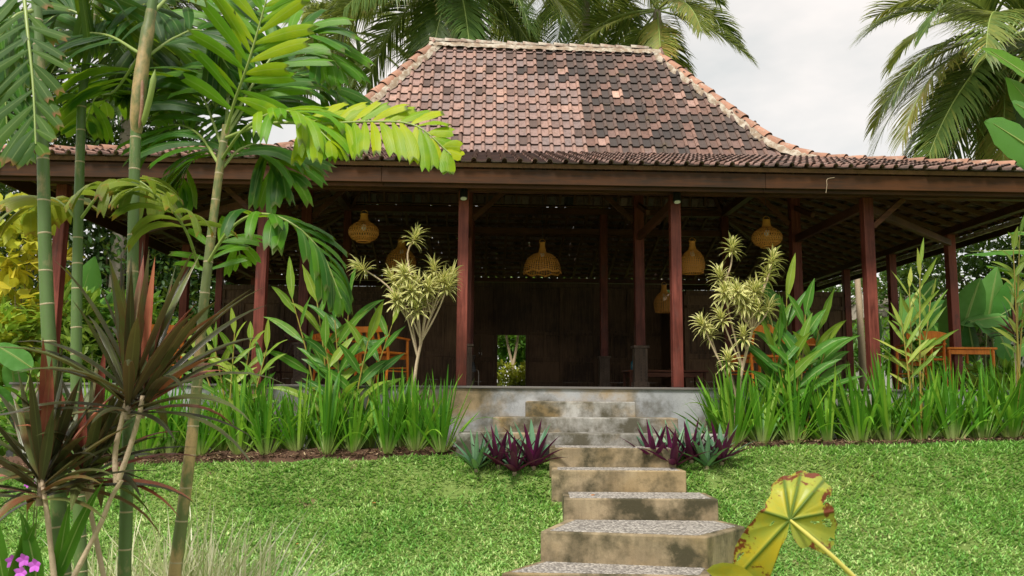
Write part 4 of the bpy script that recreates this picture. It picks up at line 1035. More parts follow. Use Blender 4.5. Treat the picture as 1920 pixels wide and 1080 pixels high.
# red-leaved cordyline behind the right edge
# song of India shrubs
def song(name, label, Y, trunk, branches, seed, mass=None):
    r = np.random.default_rng(seed); branches = list(branches)
    for k in range(7):
        x, y = mass[0] + r.normal(0, mass[2]), mass[1] + r.normal(0, mass[3]); a = trunk[-1]
        branches.append([(a[0], a[1], 0), ((a[0] + x) / 2 + r.normal(0, 5), (a[1] + y) / 2, r.normal(0, 0.05)), (x, y, r.normal(0, 0.12))])
    b = P(trunk[0][0], trunk[0][1], Y); z0 = float(gz(b[0], b[1]))
    pts = [np.array([b[0], b[1], z0])] + [P(px, py, Y) for px, py in trunk[1:]]
    t = thing(name, label, 'shrub', pts[0])
    m = MB(); add_tube(m, smooth_path(pts, 16), np.linspace(0.03, 0.016, 16), 8); m.build('trunk', MT['palebark'], t)
    for br in branches:
        q = [P(px, py, Y + dy) for px, py, dy in br]
        m = MB(); n = 10; add_tube(m, smooth_path(q, n), np.linspace(0.013, 0.008, n), 7); m.build('branch', MT['palebark'], t)
        c = q[-1]; T = nrm(q[-1] - q[-2])
        n = 34; az = np.arange(n) * 2.4; k = np.linspace(0, 1, n); til = np.radians(15 + 95 * k)
        u = nrm(np.cross(T, [0.3, 1, 0.2])); w = np.cross(T, u)
        d = np.cos(til)[:, None] * T + np.sin(til)[:, None] * (np.cos(az)[:, None] * u + np.sin(az)[:, None] * w)
        side = np.cross(d, T) + r.normal(0, 0.1, (n, 3))
        V, uv, qq = ribbons(c - T * 0.09 * k[:, None], d, side, 0.185 + r.normal(0, 0.022, n), 0.031, 1.3, n=5, fold=0.3, prof=[0.6, 1, 0.95, 0.75, 0.42, 0.03], rng=r)
        m = MB(); add_ribbons(m, V, uv, qq, r.uniform(0.1, 0.9, n)); m.build('leaf_rosette', MT['song'], t)
song('variegated_shrub', 'cream and green rosette shrub with a pale bare trunk left of the second post', 9.62, [(776, 840), (774, 760), (780, 690), (790, 640)],
     [[(790, 640, 0), (808, 590, 0), (833, 520, -0.05)], [(790, 640, 0), (812, 585, 0.1), (848, 515, 0.1)], [(783, 670, 0), (765, 600, -0.05), (752, 548, -0.1)],
      [(783, 670, 0), (770, 600, 0.1), (735, 520, 0.1)], [(765, 600, 0), (730, 540, 0), (675, 500, -0.05)], [(775, 600, 0), (788, 540, -0.1), (783, 528, -0.12)],
      [(778, 545, 0), (764, 480, 0), (779, 442, 0)], [(808, 590, 0), (800, 560, -0.1), (802, 535, -0.15)], [(808, 590, 0), (815, 530, 0.12), (813, 500, 0.12)],
      [(765, 600, 0), (745, 570, -0.15), (742, 560, -0.2)], [(788, 650, 0), (786, 600, -0.1), (781, 575, -0.15)], [(770, 600, 0), (765, 530, 0.05), (762, 512, 0.05)]], 11, (788, 535, 34, 16))
song('variegated_shrub', 'taller open variegated shrub with scattered rosettes right of the third post', 9.68, [(1372, 830), (1384, 740), (1392, 690), (1410, 620)],
     [[(1410, 620, 0), (1425, 560, 0), (1440, 510, 0.05)], [(1425, 560, 0), (1440, 520, 0), (1449, 482, 0)], [(1392, 690, 0), (1360, 560, 0.05), (1350, 515, 0)],
      [(1352, 540, 0.05), (1370, 500, 0.05), (1373, 460, 0.05)], [(1384, 740, 0), (1345, 670, 0), (1316, 605, -0.05)], [(1384, 740, 0), (1350, 680, 0.1), (1330, 620, 0.1)],
      [(1410, 620, 0), (1400, 580, -0.1), (1392, 560, -0.12)], [(1410, 620, 0), (1410, 570, 0.1), (1405, 545, 0.1)], [(1392, 690, 0), (1370, 640, -0.05), (1352, 592, -0.1)],
      [(1380, 745, -0.05), (1370, 700, -0.1), (1366, 672, -0.15)], [(1360, 560, 0.05), (1358, 555, -0.05), (1358, 548, -0.1)], [(1400, 660, 0), (1395, 640, -0.1), (1394, 625, -0.12)],
      [(1410, 620, 0), (1425, 590, -0.1), (1420, 575, -0.1)]], 12, (1398, 552, 26, 24))

# ================================================================ lawn
def in_steps(x, y):
    bad = np.zeros(len(x), bool)
    for l, r_, Y0, Y1 in ((855, 1366, 9.25, 10.2), (1030, 1268, 8.93, 9.3), (1034, 1287, 8.59, 8.95), (1057, 1347, 8.07, 8.6)):
        a = P(l, 900, Y0)[0]; b = P(r_, 900, Y0)[0]; bad |= (x > a - 0.01) & (x < b + 0.01) & (y > Y0 - 0.01) & (y < Y1)
    for poly in (land, low):
        pl = np.array(poly); ins = np.zeros(len(x), bool); n = len(pl)
        for i in range(n):
            x1, y1 = pl[i]; x2, y2 = pl[(i + 1) % n]
            c = ((y1 > y) != (y2 > y)) & (x < (x2 - x1) * (y - y1) / (y2 - y1 + 1e-12) + x1); ins ^= c
        bad |= ins
    return bad
def lawn():
    r = np.random.default_rng(21)
    n = 300000; x = r.uniform(-7.2, 8.0, n); y = r.uniform(5.6, 9.6, n)
    keep = np.abs(x) < 0.66 * y + 0.5; keep &= ~in_steps(x, y); keep &= ((y < 9.30 + 0.03 * x + (vnoise(x, x * 0, 0.4, 5) - 0.5) * 0.1) | ((x > -0.6) & (x < 2.4) & (y < 9.25)))
    bare = vnoise(x, y, 0.35, 9); keep &= ~((bare > 0.93) & (r.random(n) < 0.7))
    x, y = x[keep], y[keep]; n = len(x); z = gz(x, y) - 0.006
    az = r.uniform(0, 2 * np.pi, n); til = np.radians(r.uniform(42, 86, n))
    d = np.stack([np.sin(til) * np.cos(az), np.sin(til) * np.sin(az), np.cos(til)], -1); side = np.stack([-np.sin(az), np.cos(az), 0 * az], -1)
    tall = 0.75 + 0.7 * vnoise(x, y, 0.5, 4)
    V, uv, q = ribbons(np.stack([x, y, z], -1), d, side, r.uniform(0.04, 0.085, n) * tall, r.uniform(0.009, 0.016, n), 0.6, n=2, fold=0.0, prof=[0.8, 1.0, 0.08], rng=r)
    # flat blades: drop the midrib column
    V = V.reshape(n, 3, 3, 3)[:, :, [0, 2]].reshape(n, 6, 3); uv = uv.reshape(3, 3, 2)[:, [0, 2]].reshape(6, 2); q = np.array([[0, 1, 3, 2], [2, 3, 5, 4]])
    patch = vnoise(x, y, 0.8, 6) * 0.55 + vnoise(x, y, 0.22, 7) * 0.45
    mb = MB(); add_ribbons(mb, V, uv, q, np.clip(0.02 + 0.85 * patch + r.normal(0, 0.26, n), 0, 1))
    o = mb.build('grass', MT['grass']); tag(o, 'short broad-bladed green lawn sloping up to the planted beds', 'grass', kind='stuff')
lawn()

# ================================================================ foreground palms
def palm_trunk(pts, r0, r1, mat, t, ring_step=0.125):
    path = smooth_path(pts, 60); s = np.concatenate([[0], np.cumsum(np.linalg.norm(np.diff(path, axis=0), axis=1))])
    m = MB(); add_tube(m, path, np.linspace(r0, r1, 60), 14, tint=0.0); m.build('trunk', MT[mat], t)
    g = 0.05
    while g < s[-1] - 0.05:
        a = np.array([np.interp(g, s, path[:, i]) for i in range(3)]); b = np.array([np.interp(g + 0.012, s, path[:, i]) for i in range(3)])
        r = np.interp(g, s, np.linspace(r0, r1, 60)); d = nrm(b - a) + RND.normal(0, 0.05, 3) * np.array([1, 1, 0])
        m = MB(); add_tube(m, [a - d * 0.004, a - d * 0.002, a + d * 0.002, a + d * 0.004], [r * 0.99, r * 1.035, r * 1.035, r * 0.99], 14, tint=1.0, cap=False); m.build('leaf_scar_ring', MT[mat], t)
        g += ring_step * RND.uniform(0.75, 1.3)
def to_ground(p, q):
    d = q - p; k = (float(gz(q[0], q[1])) - 0.03 - q[2]) / d[2]; return q + d * max(k, 0)
PRF = [0.16, 0.5, 0.8, 0.96, 1.0, 0.92, 0.62]
def frond(t, pts, Ys, n, Lpx, Wpx, ang=52, droop=0.7, N_=(0, -0.8, 0.6), tint=(0.3, 0.8), mat='palmleaf', t0=0.22, sides=(1, 1), seed=0, rad=0.009, lift=0.1, taper=0.5):
    r = np.random.default_rng(900 + seed)
    if np.isscalar(Ys): Ys = [Ys] * len(pts)
    w = [P(px, py, Y) for (px, py), Y in zip(pts, Ys)]; Ym = np.mean(Ys); L = Lpx / FPX * Ym; W = Wpx / FPX * Ym
    path = smooth_path(w, 40); T = nrm(np.gradient(path, axis=0)); N_ = nrm(np.array(N_, float))
    m = MB(); add_tube(m, path, np.linspace(rad, 0.003, 40), 6)
    n = int(n * 1.3); W *= 0.86; L *= 1.06
    f = np.linspace(t0, 0.99, n); g = np.linspace(0, 1, 40)
    leaf = MB()
    for sgn, fac in zip((-1, 1), sides):
        if fac <= 0: continue
        ff = np.clip(f + r.normal(0, 0.008, n), 0, 1)
        c = np.stack([np.interp(ff, g, path[:, i]) for i in range(3)], -1); tt = nrm(np.stack([np.interp(ff, g, T[:, i]) for i in range(3)], -1))
        S = nrm(np.cross(tt, N_)) * sgn; NN = np.cross(tt, S) * sgn * -1
        NN = np.where((NN @ N_)[:, None] < 0, -NN, NN)
        a = np.radians(ang * (1.15 - 0.55 * f) + r.normal(0, 9, n))[:, None]
        d = nrm(tt * np.cos(a) + S * np.sin(a) + NN * (lift + r.normal(0, 0.08, (n, 1))))
        prof_l = (0.72 + 0.28 * np.sin(np.pi * np.clip(f * 0.9 + 0.1, 0, 1))) * np.where(f > 0.85, 1 - taper * (f - 0.85) / 0.15, 1)
        side = np.cross(NN, d) + r.normal(0, 0.12, (n, 3))
        V, uv, q = ribbons(c, d, side, L * fac * prof_l * r.uniform(0.88, 1.1, n), W * r.uniform(0.8, 1.15, n), droop * r.uniform(0.4, 1.8, n), n=6, fold=0.28, prof=PRF, notch=0.55, wave=0.03, rng=r)
        ti = np.clip(r.uniform(*tint, n) , 0, 1)
        add_ribbons(leaf, V, uv, q, ti)
    fo = leaf.build('frond', MT[mat], t); fo2 = m.build('rachis', MT['palmstalk'], fo)
g_ = 'slender ringed palms in the left foreground'
ptsA = [P(66, -60, 3.5), P(80, 280, 3.5), P(88, 560, 3.5), P(118, 1080, 3.5)]
pa = thing('palm', 'leftmost green ringed palm stem leaning to the right at its foot', 'palm', to_ground(ptsA[2], ptsA[3]), g_)
palm_trunk([to_ground(ptsA[2], ptsA[3])] + ptsA[::-1], 0.037, 0.021, 'palmA', pa, 0.15)
frond(pa, [(40, -60), (52, 60), (62, 160), (67, 270)], [3.3, 3.2, 3.15, 3.1], 10, 140, 24, ang=50, droop=0.3, N_=(0.25, -1, 0.1), tint=(0.0, 0.45), sides=(0.6, 1.05), seed=1, t0=0.15, lift=0.05, mat='palmleaf_b')
frond(pa, [(60, 20), (20, 40), (-40, 150)], [3.4, 3.3, 3.3], 10, 130, 26, droop=1.0, tint=(0.1, 0.5), seed=2)
frond(pa, [(66, -40), (130, -60), (190, 40)], [3.6, 3.8, 4.0], 11, 150, 26, droop=1.0, tint=(0.0, 0.25), seed=3)
frond(pa, [(64, -40), (30, -20), (10, 120), (15, 280)], [3.6, 3.7, 3.8, 3.8], 11, 120, 26, droop=0.6, tint=(0.1, 0.5), seed=31)
ptsB = [P(196, -60, 4.1), P(160, 130, 4.1), P(150, 300, 4.1), P(143, 700, 4.1), P(152, 1080, 4.1)]
pb = thing('palm', 'straight green palm stem with tan bark patches, second from the left', 'palm', to_ground(ptsB[3], ptsB[4]), g_)
palm_trunk([to_ground(ptsB[3], ptsB[4])] + ptsB[::-1], 0.033, 0.019, 'palmA', pb, 0.16)
frond(pb, [(150, 412), (190, 360), (225, 338), (262, 340), (300, 372)], [4.1, 4.0, 3.95, 3.9, 3.9], 8, 128, 26, ang=75, droop=2.2, N_=(0, -0.3, 1.0), tint=(0.0, 0.45), mat='palmleaf_o', seed=4, t0=0.3, sides=(1.0, 1.0))
frond(pb, [(150, 420), (120, 385), (90, 372), (45, 400)], [4.1, 4.1, 4.15, 4.2], 7, 110, 34, ang=75, droop=2.0, N_=(0, -0.3, 1.0), tint=(0.3, 1.0), mat='palmleaf_o', seed=5, t0=0.3)
frond(pb, [(172, 40), (120, 20), (60, 70)], [4.2, 4.2, 4.2], 12, 150, 28, droop=1.0, tint=(0.0, 0.3), seed=6)
frond(pb, [(172, 60), (230, 10), (270, 60), (290, 140)], [4.2, 4.3, 4.4, 4.4], 12, 150, 28, droop=1.1, tint=(0.0, 0.3), seed=7)
frond(pb, [(165, 100), (200, 60), (240, 110)], [4.3, 4.5, 4.7], 11, 150, 28, droop=1.2, tint=(0.0, 0.25), seed=32)
ptsC = [P(300, -80, 3.7), P(268, 120, 3.7), P(254, 260, 3.7), P(246, 640, 3.7), P(233, 1080, 3.7)]
pc = thing('palm', 'dark green palm stem with a split brown sheath, third from the left', 'palm', to_ground(ptsC[3], ptsC[4]), g_)
palm_trunk([to_ground(ptsC[3], ptsC[4])] + ptsC[::-1], 0.030, 0.022, 'palmA', pc, 0.15)
m = MB(); add_tube(m, smooth_path([P(256, 250, 3.7), P(260, 180, 3.68), P(272, 90, 3.69), P(284, 20, 3.7)], 20), np.array([0.023, 0.028] + [0.032] * 8 + [0.030] * 7 + [0.025] * 3), 12, tint=0.0); m.build('crownshaft', MT['palmD'], pc)
m = MB(); add_tube(m, smooth_path([P(261, 240, 3.655), P(266, 200, 3.64), P(267, 150, 3.64)], 12), np.array([0.002] + [0.008] * 10 + [0.002]), 8); m.build('dead_sheath', MT['cap'], pc)
m = MB(); add_tube(m, smooth_path([P(268, 235, 3.66), P(282, 180, 3.62), P(291, 130, 3.6)], 12), np.array([0.006] + [0.014] * 9 + [0.008, 0.001]), 8); m.build('flower_sheath', MT['palmstalk'], pc)
frond(pc, [(270, 110), (330, 70), (380, 60), (430, 130)], [3.7, 3.8, 3.9, 4.0], 11, 130, 26, droop=1.0, tint=(0.0, 0.3), seed=8)
frond(pc, [(262, 100), (200, 66), (140, 70), (90, 130)], [3.7, 3.85, 4.0, 4.1], 12, 140, 26, droop=1.1, tint=(0.0, 0.25), seed=9)
frond(pc, [(290, 20), (350, -30), (420, 0), (470, 90)], [3.8, 4.0, 4.2, 4.3], 12, 140, 26, droop=1.0, tint=(0.05, 0.4), seed=10)
frond(pc, [(262, 105), (215, 170), (180, 182), (160, 230)], [3.75, 4.1, 4.4, 4.6], 9, 140, 30, ang=60, droop=1.2, N_=(0, -0.3, 1), tint=(0.3, 0.6), seed=11)
frond(pc, [(266, 120), (250, 140), (225, 150), (195, 190)], [3.8, 4.3, 4.6, 4.8], 9, 150, 32, ang=66, droop=1.5, N_=(0, -0.3, 1), tint=(0.3, 0.65), seed=33)
ptsD = [P(424, 235, 3.9), P(410, 330, 3.9), P(383, 560, 3.9), P(362, 800, 3.9), P(330, 1060, 3.9)]
pd_ = thing('palm', 'tan-barked palm stem leaning right, rightmost of the palms, with the yellow-lit frond', 'palm', to_ground(ptsD[3], ptsD[4]), g_)
palm_trunk([to_ground(ptsD[3], ptsD[4])] + ptsD[::-1], 0.034, 0.018, 'palmD', pd_, 0.16)
# crown of D: yellow-lit frond, rising frond, pale arching frond, drooping frond
frond(pd_, [(420, 260), (500, 232), (600, 232), (700, 228), (780, 236), (846, 290)], [3.9, 3.75, 3.6, 3.5, 3.45, 3.42], 14, 104, 30, ang=72, droop=0.95, N_=(0, -0.9, 0.45), tint=(0.72, 1.0), seed=12, t0=0.40, sides=(0.72, 1.0), lift=0.05)
frond(pd_, [(422, 255), (440, 190), (468, 110), (508, -30)], [3.9, 3.8, 3.7, 3.65], 11, 125, 27, ang=66, droop=0.35, N_=(0, -1, 0.25), tint=(0.55, 0.85), seed=13, t0=0.2, lift=0.05)
frond(pd_, [(415, 300), (455, 245), (510, 212), (565, 215), (620, 265)], [3.9, 3.7, 3.6, 3.5, 3.45], 9, 130, 27, ang=50, droop=2.0, N_=(0, -0.4, 1.0), tint=(0.6, 0.85), seed=14, t0=0.45)
frond(pd_, [(385, 500), (430, 432), (480, 402), (540, 415), (600, 470), (640, 560)], [3.9, 3.8, 3.7, 3.6, 3.6, 3.6], 13, 118, 27, ang=58, droop=2.2, N_=(0.2, -0.25, 1.0), tint=(0.2, 0.55), seed=15, t0=0.35)
frond(pd_, [(372, 500), (352, 440), (320, 392), (270, 352), (235, 362)], [3.9, 3.75, 3.6, 3.5, 3.5], 7, 115, 26, ang=66, droop=2.2, N_=(0, -0.3, 1.0), tint=(0.0, 0.3), mat='palmleaf_o', seed=16, t0=0.42)
frond(pd_, [(412, 310), (370, 250), (320, 235), (275, 275)], [3.9, 4.1, 4.2, 4.3], 11, 125, 26, droop=1.2, tint=(0.1, 0.45), seed=17)
frond(pd_, [(420, 250), (500, 120), (570, 60), (640, 130)], [3.9, 4.1, 4.2, 4.2], 13, 130, 28, droop=1.0, tint=(0.35, 0.75), seed=18)
frond(pd_, [(420, 260), (480, 180), (560, 140), (650, 200)], [3.9, 4.2, 4.4, 4.5], 12, 135, 30, droop=1.2, tint=(0.2, 0.6), seed=19)
frond(pd_, [(412, 320), (450, 280), (490, 275), (530, 330)], [3.9, 4.0, 4.1, 4.1], 10, 130, 26, droop=1.4, tint=(0.15, 0.5), seed=20)
frond(pd_, [(418, 280), (380, 180), (350, 140), (310, 190)], [3.95, 4.2, 4.4, 4.5], 11, 135, 28, droop=1.1, tint=(0.1, 0.45), seed=21)
frond(pd_, [(420, 270), (470, 200), (540, 190), (600, 260)], [4.0, 4.3, 4.5, 4.6], 11, 130, 28, droop=1.2, tint=(0.3, 0.7), seed=22)
frond(pd_, [(380, 540), (400, 470), (440, 440), (450, 480)], [3.95, 4.1, 4.2, 4.2], 6, 80, 20, droop=0.8, tint=(0.5, 0.8), seed=23)
frond(pd_, [(424, 240), (430, 120), (420, 20), (380, -60)], [3.95, 4.3, 4.5, 4.6], 12, 140, 28, droop=0.9, tint=(0.15, 0.5), seed=24)
frond(pd_, [(414, 310), (400, 280), (360, 300), (330, 370)], [3.95, 4.2, 4.4, 4.4], 10, 110, 24, droop=1.3, tint=(0.1, 0.4), seed=25)

# ================================================================ cordylines
def cordyline(name, label, stems, crowns, Y, seed):
    """stems: list of px paths (first point is extended to the ground); crowns: (px,py,dY,n,L)"""
    r = np.random.default_rng(seed)
    p0 = P(stems[0][0][0], stems[0][0][1], Y); q0 = P(stems[0][1][0], stems[0][1][1], Y); g0 = to_ground(q0, p0)
    t = thing(name, label, 'plant', g0, 'dark cordylines at the foot of the palms')
    for k, s in enumerate(stems):
        w = [P(px, py, Y) for px, py in s]
        if k == 0: w = [g0] + w
        m = MB(); path = smooth_path(w, 18); rr = np.linspace(0.016 if k == 0 else 0.0115, 0.009, 18) * (1 + 0.08 * np.sin(np.arange(18) * 2.6)); add_tube(m, path, rr, 8); m.build('stem', MT['palebark'], t)
    for (px, py, dY, n, L, lean) in crowns:
        c = P(px, py, Y + dY); k = np.linspace(0, 1, n); az = np.arange(n) * 2.4 + r.normal(0, 0.25, n); til = np.radians(8 + 80 * k ** 1.1 + r.normal(0, 8, n))
        d = np.stack([np.sin(til) * np.cos(az) + lean, np.sin(til) * np.sin(az) * 0.8, np.cos(til)], -1); side = np.stack([-np.sin(az), np.cos(az), 0 * az], -1)
        base = c[None] - UPZ * (0.10 * k)[:, None]
        LL = L * r.uniform(0.7, 1.12, n); 
        V, uv, q = ribbons(base, d, side, LL, r.uniform(0.034, 0.050, n), 0.35 + 1.2 * k * r.uniform(0.3, 1.5, n), n=8, fold=0.5, prof=[0.4, 0.6, 0.85, 1, 1, 0.88, 0.66, 0.36, 0.02], rng=r)
        ti = np.clip(r.normal(0.38, 0.2, n), 0, 0.78); red = r.random(n) < 0.12; ti[red] = r.uniform(0.85, 1.0, red.sum())
        leaf_objects(V, uv, q, ti, 'leaf', MT['cordy'], t)
        m = MB(); add_tube(m, [c - UPZ * 0.12, c + UPZ * 0.03], [0.014, 0.006], 7); m.build('leaf_base', MT['bark'], t)
cordyline('cordyline', 'large dark red cordyline with two thin forked stems in front of the palms',
          [[(148, 1062), (190, 980), (216, 912), (228, 900)], [(218, 905), (216, 850), (228, 790), (240, 742)], [(222, 900), (240, 850), (258, 790), (268, 742)]],
          [(242, 728, 0.0, 32, 0.58, 0.02), (268, 728, 0.06, 28, 0.62, 0.12)], 3.25, 41)
cordyline('cordyline', 'dark cordyline at the far left edge with a single pinkish stem',
          [[(99, 1060), (88, 960), (78, 900)]], [(78, 888, 0, 28, 0.46, -0.06), (92, 868, 0.1, 22, 0.52, 0.05)], 3.2, 42)
cordyline('cordyline', 'smaller dark cordyline between the first and third palm stems',
          [[(178, 1000), (166, 940), (160, 890)], [(168, 945), (172, 900), (174, 870)]], [(160, 870, 0, 26, 0.46, 0.0), (178, 850, 0.1, 22, 0.50, 0.08)], 3.45, 43)

# variegated white grass along the bottom left
def white_tuft(px, Y, h, label, seed):
    r = np.random.default_rng(seed); n = 115
    p = P(px, 1080, Y); z0 = float(gz(p[0], p[1]))
    az = r.uniform(0, 6.283, n); til = np.radians(r.uniform(3, 48, n)); d = np.stack([np.sin(til) * np.cos(az), np.sin(til) * np.sin(az), np.cos(til)], -1)
    side = np.stack([-np.sin(az), np.cos(az), 0 * az], -1); side = side + r.normal(0, 0.5, (n, 3))
    base = np.stack([p[0] + r.normal(0, 0.05, n), p[1] + r.normal(0, 0.05, n), np.full(n, z0 - 0.01)], -1)
    V, uv, q = ribbons(base, d, side, 1.62 * h * r.uniform(0.55, 1.1, n), r.uniform(0.011, 0.018, n), r.uniform(0.1, 1.3, n), n=6, fold=0.3, prof=[0.7, 1, 1, 0.9, 0.7, 0.45, 0.03], rng=r)
    m = MB(); add_ribbons(m, V, uv, q, np.clip(r.normal(0.5, 0.33, n), 0, 1)); o = m.build('variegated_grass_tuft', MT['variegated']); tag(o, label, 'grass tuft', 'white variegated grass tufts at the bottom left')
for k, (px, Y, h) in enumerate([(258, 5.15, 0.60), (292, 5.3, 0.60), (330, 5.05, 0.58), (362, 5.35, 0.66), (398, 5.1, 0.58), (430, 5.25, 0.58), (462, 5.05, 0.50), (495, 5.2, 0.54), (180, 5.1, 0.5), (215, 5.3, 0.52)]):
    o = white_tuft(px, Y, h, f'white-striped grass tuft at the bottom left, {words([2, 3, 4, 5, 6, 7, 8, 9, 0, 1][k])} from the left', 60 + k)

# purple orchid
ob_ = P(60, 1130, 3.3); z0 = float(gz(ob_[0], ob_[1])); orch = thing('ground_orchid', 'ground orchid with purple flowers in the bottom left corner', 'flower', (ob_[0], ob_[1], z0))
ro = np.random.default_rng(77)
for (px, py, dY) in ((45, 1050, 0), (24, 1052, 0.03), (66, 1060, -0.03), (40, 1074, -0.05), (60, 1036, 0.05), (64, 912, 0.25), (70, 900, 0.25), (52, 908, 0.27)):
    c = P(px, py, 3.2 + dY); sz = 0.028 if py > 950 else 0.016
    base_ = np.array([ob_[0] + ro.normal(0, 0.02), ob_[1], z0])
    m = MB(); add_tube(m, smooth_path([base_, (base_ + c) / 2 + np.array([0.01, 0, 0.05]), c + np.array([0, 0.006, 0])], 10), 0.003, 5); m.build('stem', MT['palmstalk'], orch)
    az = np.arange(5) * 2 * math.pi / 5 + ro.uniform(0, 1); d = np.stack([np.cos(az), 0 * az - 0.35, np.sin(az)], -1); sd_ = np.stack([-np.sin(az), 0 * az, np.cos(az)], -1)
    V, uv, q = ribbons(np.tile(c, (5, 1)), d, sd_, sz, sz * 0.75, 0.3, n=4, fold=0.2, prof=[0.3, 0.9, 1, 0.7, 0.1]); m = MB(); add_ribbons(m, V, uv, q, 0.5); m.build('flower', MT['orchid'], orch)
for (px, py, dx, L, W) in ((10, 1110, -0.12, 0.42, 0.06), (95, 1120, 0.25, 0.5, 0.05), (75, 1130, -0.1, 0.36, 0.06), (40, 1120, 0.05, 0.3, 0.06), (15, 1130, 0.2, 0.34, 0.06), (100, 1130, 0.1, 0.40, 0.05)):
    c = P(px, py, 3.25); c[2] = max(c[2], z0 + 0.3); 
    m = MB(); add_tube(m, [np.array([ob_[0] + 0.01 * px / 50, ob_[1], z0]), c], 0.006, 6); m.build('leaf_stalk', MT['palmstalk'], orch)
    V, uv, q = ribbons([c], [nrm([dx, -0.1, 0.7])], [nrm([0.8, 0.5, 0])], L, W, 0.8, n=8, fold=0.3, prof=[0.1, 0.5, 0.85, 1, 0.97, 0.85, 0.62, 0.34, 0.02]); leaf_objects(V, uv, q, 0.4, 'leaf', MT['ginger'], orch)

# ================================================================ yellowing taro leaf, right foreground
def taro():
    m, nt, b, out = newmat('yellow_taro_leaf')
    uvn = nt.nodes.new('ShaderNodeUVMap'); sx = nt.nodes.new('ShaderNodeSeparateXYZ'); nt.links.new(uvn.outputs[0], sx.inputs[0]); u, v = sx.outputs[0], sx.outputs[1]
    pos = geopos(nt); n1 = noise(nt, 9, 5, 0.6, vec=pos); n2 = noise(nt, 26, 5, 0.65, vec=pos)
    col = ramp(nt, n1, [(0.32, (0.33, 0.40, 0.06)), (0.5, (0.44, 0.46, 0.06)), (0.68, (0.60, 0.47, 0.03))])
    vein = attr(nt); col = mixc(nt, math_(nt, 'MULTIPLY', ramp(nt, vein, [(0.15, (0, 0, 0)), (0.8, (1, 1, 1))]), 0.9), col, (0.09, 0.17, 0.02))
    fe = math_(nt, 'ADD', math_(nt, 'MULTIPLY', v, 0.36), math_(nt, 'MULTIPLY', n2, 0.85)); 
    col = mixc(nt, ramp(nt, fe, [(0.755, (0, 0, 0)), (0.80, (1, 1, 1))]), col, (0.20, 0.05, 0.018))
    nt.links.new(col, b.inputs['Base Color']); b.inputs['Roughness'].default_value = 0.45
    bump(nt, b, vein, 0.4, 0.01)
    tr = nt.nodes.new('ShaderNodeBsdfTranslucent'); ms = nt.nodes.new('ShaderNodeMixShader'); ms.inputs[0].default_value = 0.35
    nt.links.new(col, tr.inputs['Color']); nt.links.new(b.outputs[0], ms.inputs[1]); nt.links.new(tr.outputs[0], ms.inputs[2]); nt.links.new(ms.outputs[0], out.inputs['Surface'])
    MT['taro'] = m
    Y = 2.35; r = np.random.default_rng(5)
    outl = np.array([(1476, 1004), (1466, 1022), (1457, 1050), (1447, 1080), (1420, 1098), (1392, 1104), (1362, 1092), (1372, 1062), (1379, 1030), (1392, 1000), (1410, 980), (1434, 952), (1446, 925), (1449, 904), (1466, 895),
                     (1484, 889), (1508, 883), (1534, 890), (1556, 912), (1559, 928), (1552, 940), (1564, 958), (1568, 982), (1564, 1012), (1554, 1040), (1536, 1034), (1520, 1026), (1504, 1028), (1490, 1014), (1484, 998)], float)
    att = np.array([1481.0, 975.0])
    dirs = outl - att; a = np.unwrap(np.arctan2(dirs[:, 1], dirs[:, 0])); rad = np.linalg.norm(dirs, axis=1)
    n = 220; aa = np.linspace(a[0], a[-1], n); rr = np.interp(aa if a[-1] > a[0] else -aa, a if a[-1] > a[0] else -a, rad)
    rr *= 1 + 0.02 * np.sin(aa * 17) + r.normal(0, 0.006, n)
    rings = 16; v = []; uv = []; ti = []
    va = [np.arctan2(y - 975, x - 1481) for x, y in ((1385, 1080), (1420, 955), (1470, 900), (1500, 893), (1540, 905), (1560, 960), (1545, 1025))]
    for k in range(rings + 1):
        f = k / rings
        for i in range(n):
            x = att[0] + math.cos(aa[i]) * rr[i] * f; y = att[1] + math.sin(aa[i]) * rr[i] * f
            da = min(abs((aa[i] - w + math.pi) % (2 * math.pi) - math.pi) for w in va)
            ridge = math.exp(-(da * rr[i] * f / 3.8) ** 2)
            dep = 0.05 * (f * rr[i] / 100) ** 2 + 0.02 * f * math.sin(3 * aa[i] + 0.5) - 0.003 * f * math.cos(da * 9) + (0.07 * max(f - 0.72, 0) * 3 if (y < 915) else 0)
            p = P(x, y, Y + dep + 0.003 * ridge * -1); v.append(p); uv.append((i / n, f)); ti.append(ridge * (1 - 0.15 * f))
    q = []
    hole = lambda f, i: any((f - hf) ** 2 / hr ** 2 + ((aa[i] - math.atan2(hy, hx) + math.pi) % (2 * math.pi) - math.pi) ** 2 / ha ** 2 < 1 + 0.35 * math.sin(i * 1.7 + f * 20)
                            for hf, hr, hx, hy, ha in ((0.52, 0.09, 40, 3, 0.06), (0.80, 0.09, 62, 4, 0.10), (0.93, 0.06, 62, 28, 0.05), (0.93, 0.05, 68, -38, 0.08), (0.9, 0.05, -85, 62, 0.03), (0.42, 0.03, -22, 4, 0.1)))
    for k in range(rings):
        for i in range(n - 1):
            if hole((k + 0.5) / rings, i): continue
            q.append([k * n + i, k * n + i + 1, (k + 1) * n + i + 1, (k + 1) * n + i])
    base = P(1900, 1400, 2.5); base[2] = float(gz(base[0], base[1]))
    t = thing('taro_plant', 'yellowing heart-shaped taro leaf with brown holes on a pale stalk, right foreground', 'plant', base)
    mb = MB(); mb.add(v, q, uv=uv, tint=np.array(ti)); mb.build('leaf', m, t)
    c = P(1481, 975, Y); mb = MB(); pth = smooth_path([c + np.array([0, -0.002, 0]), P(1540, 1025, Y - 0.02), P(1610, 1092, Y), P(1720, 1220, Y + 0.05), base], 30); add_tube(mb, pth, np.concatenate([[0.004], np.linspace(0.0062, 0.014, 29)]), 8)
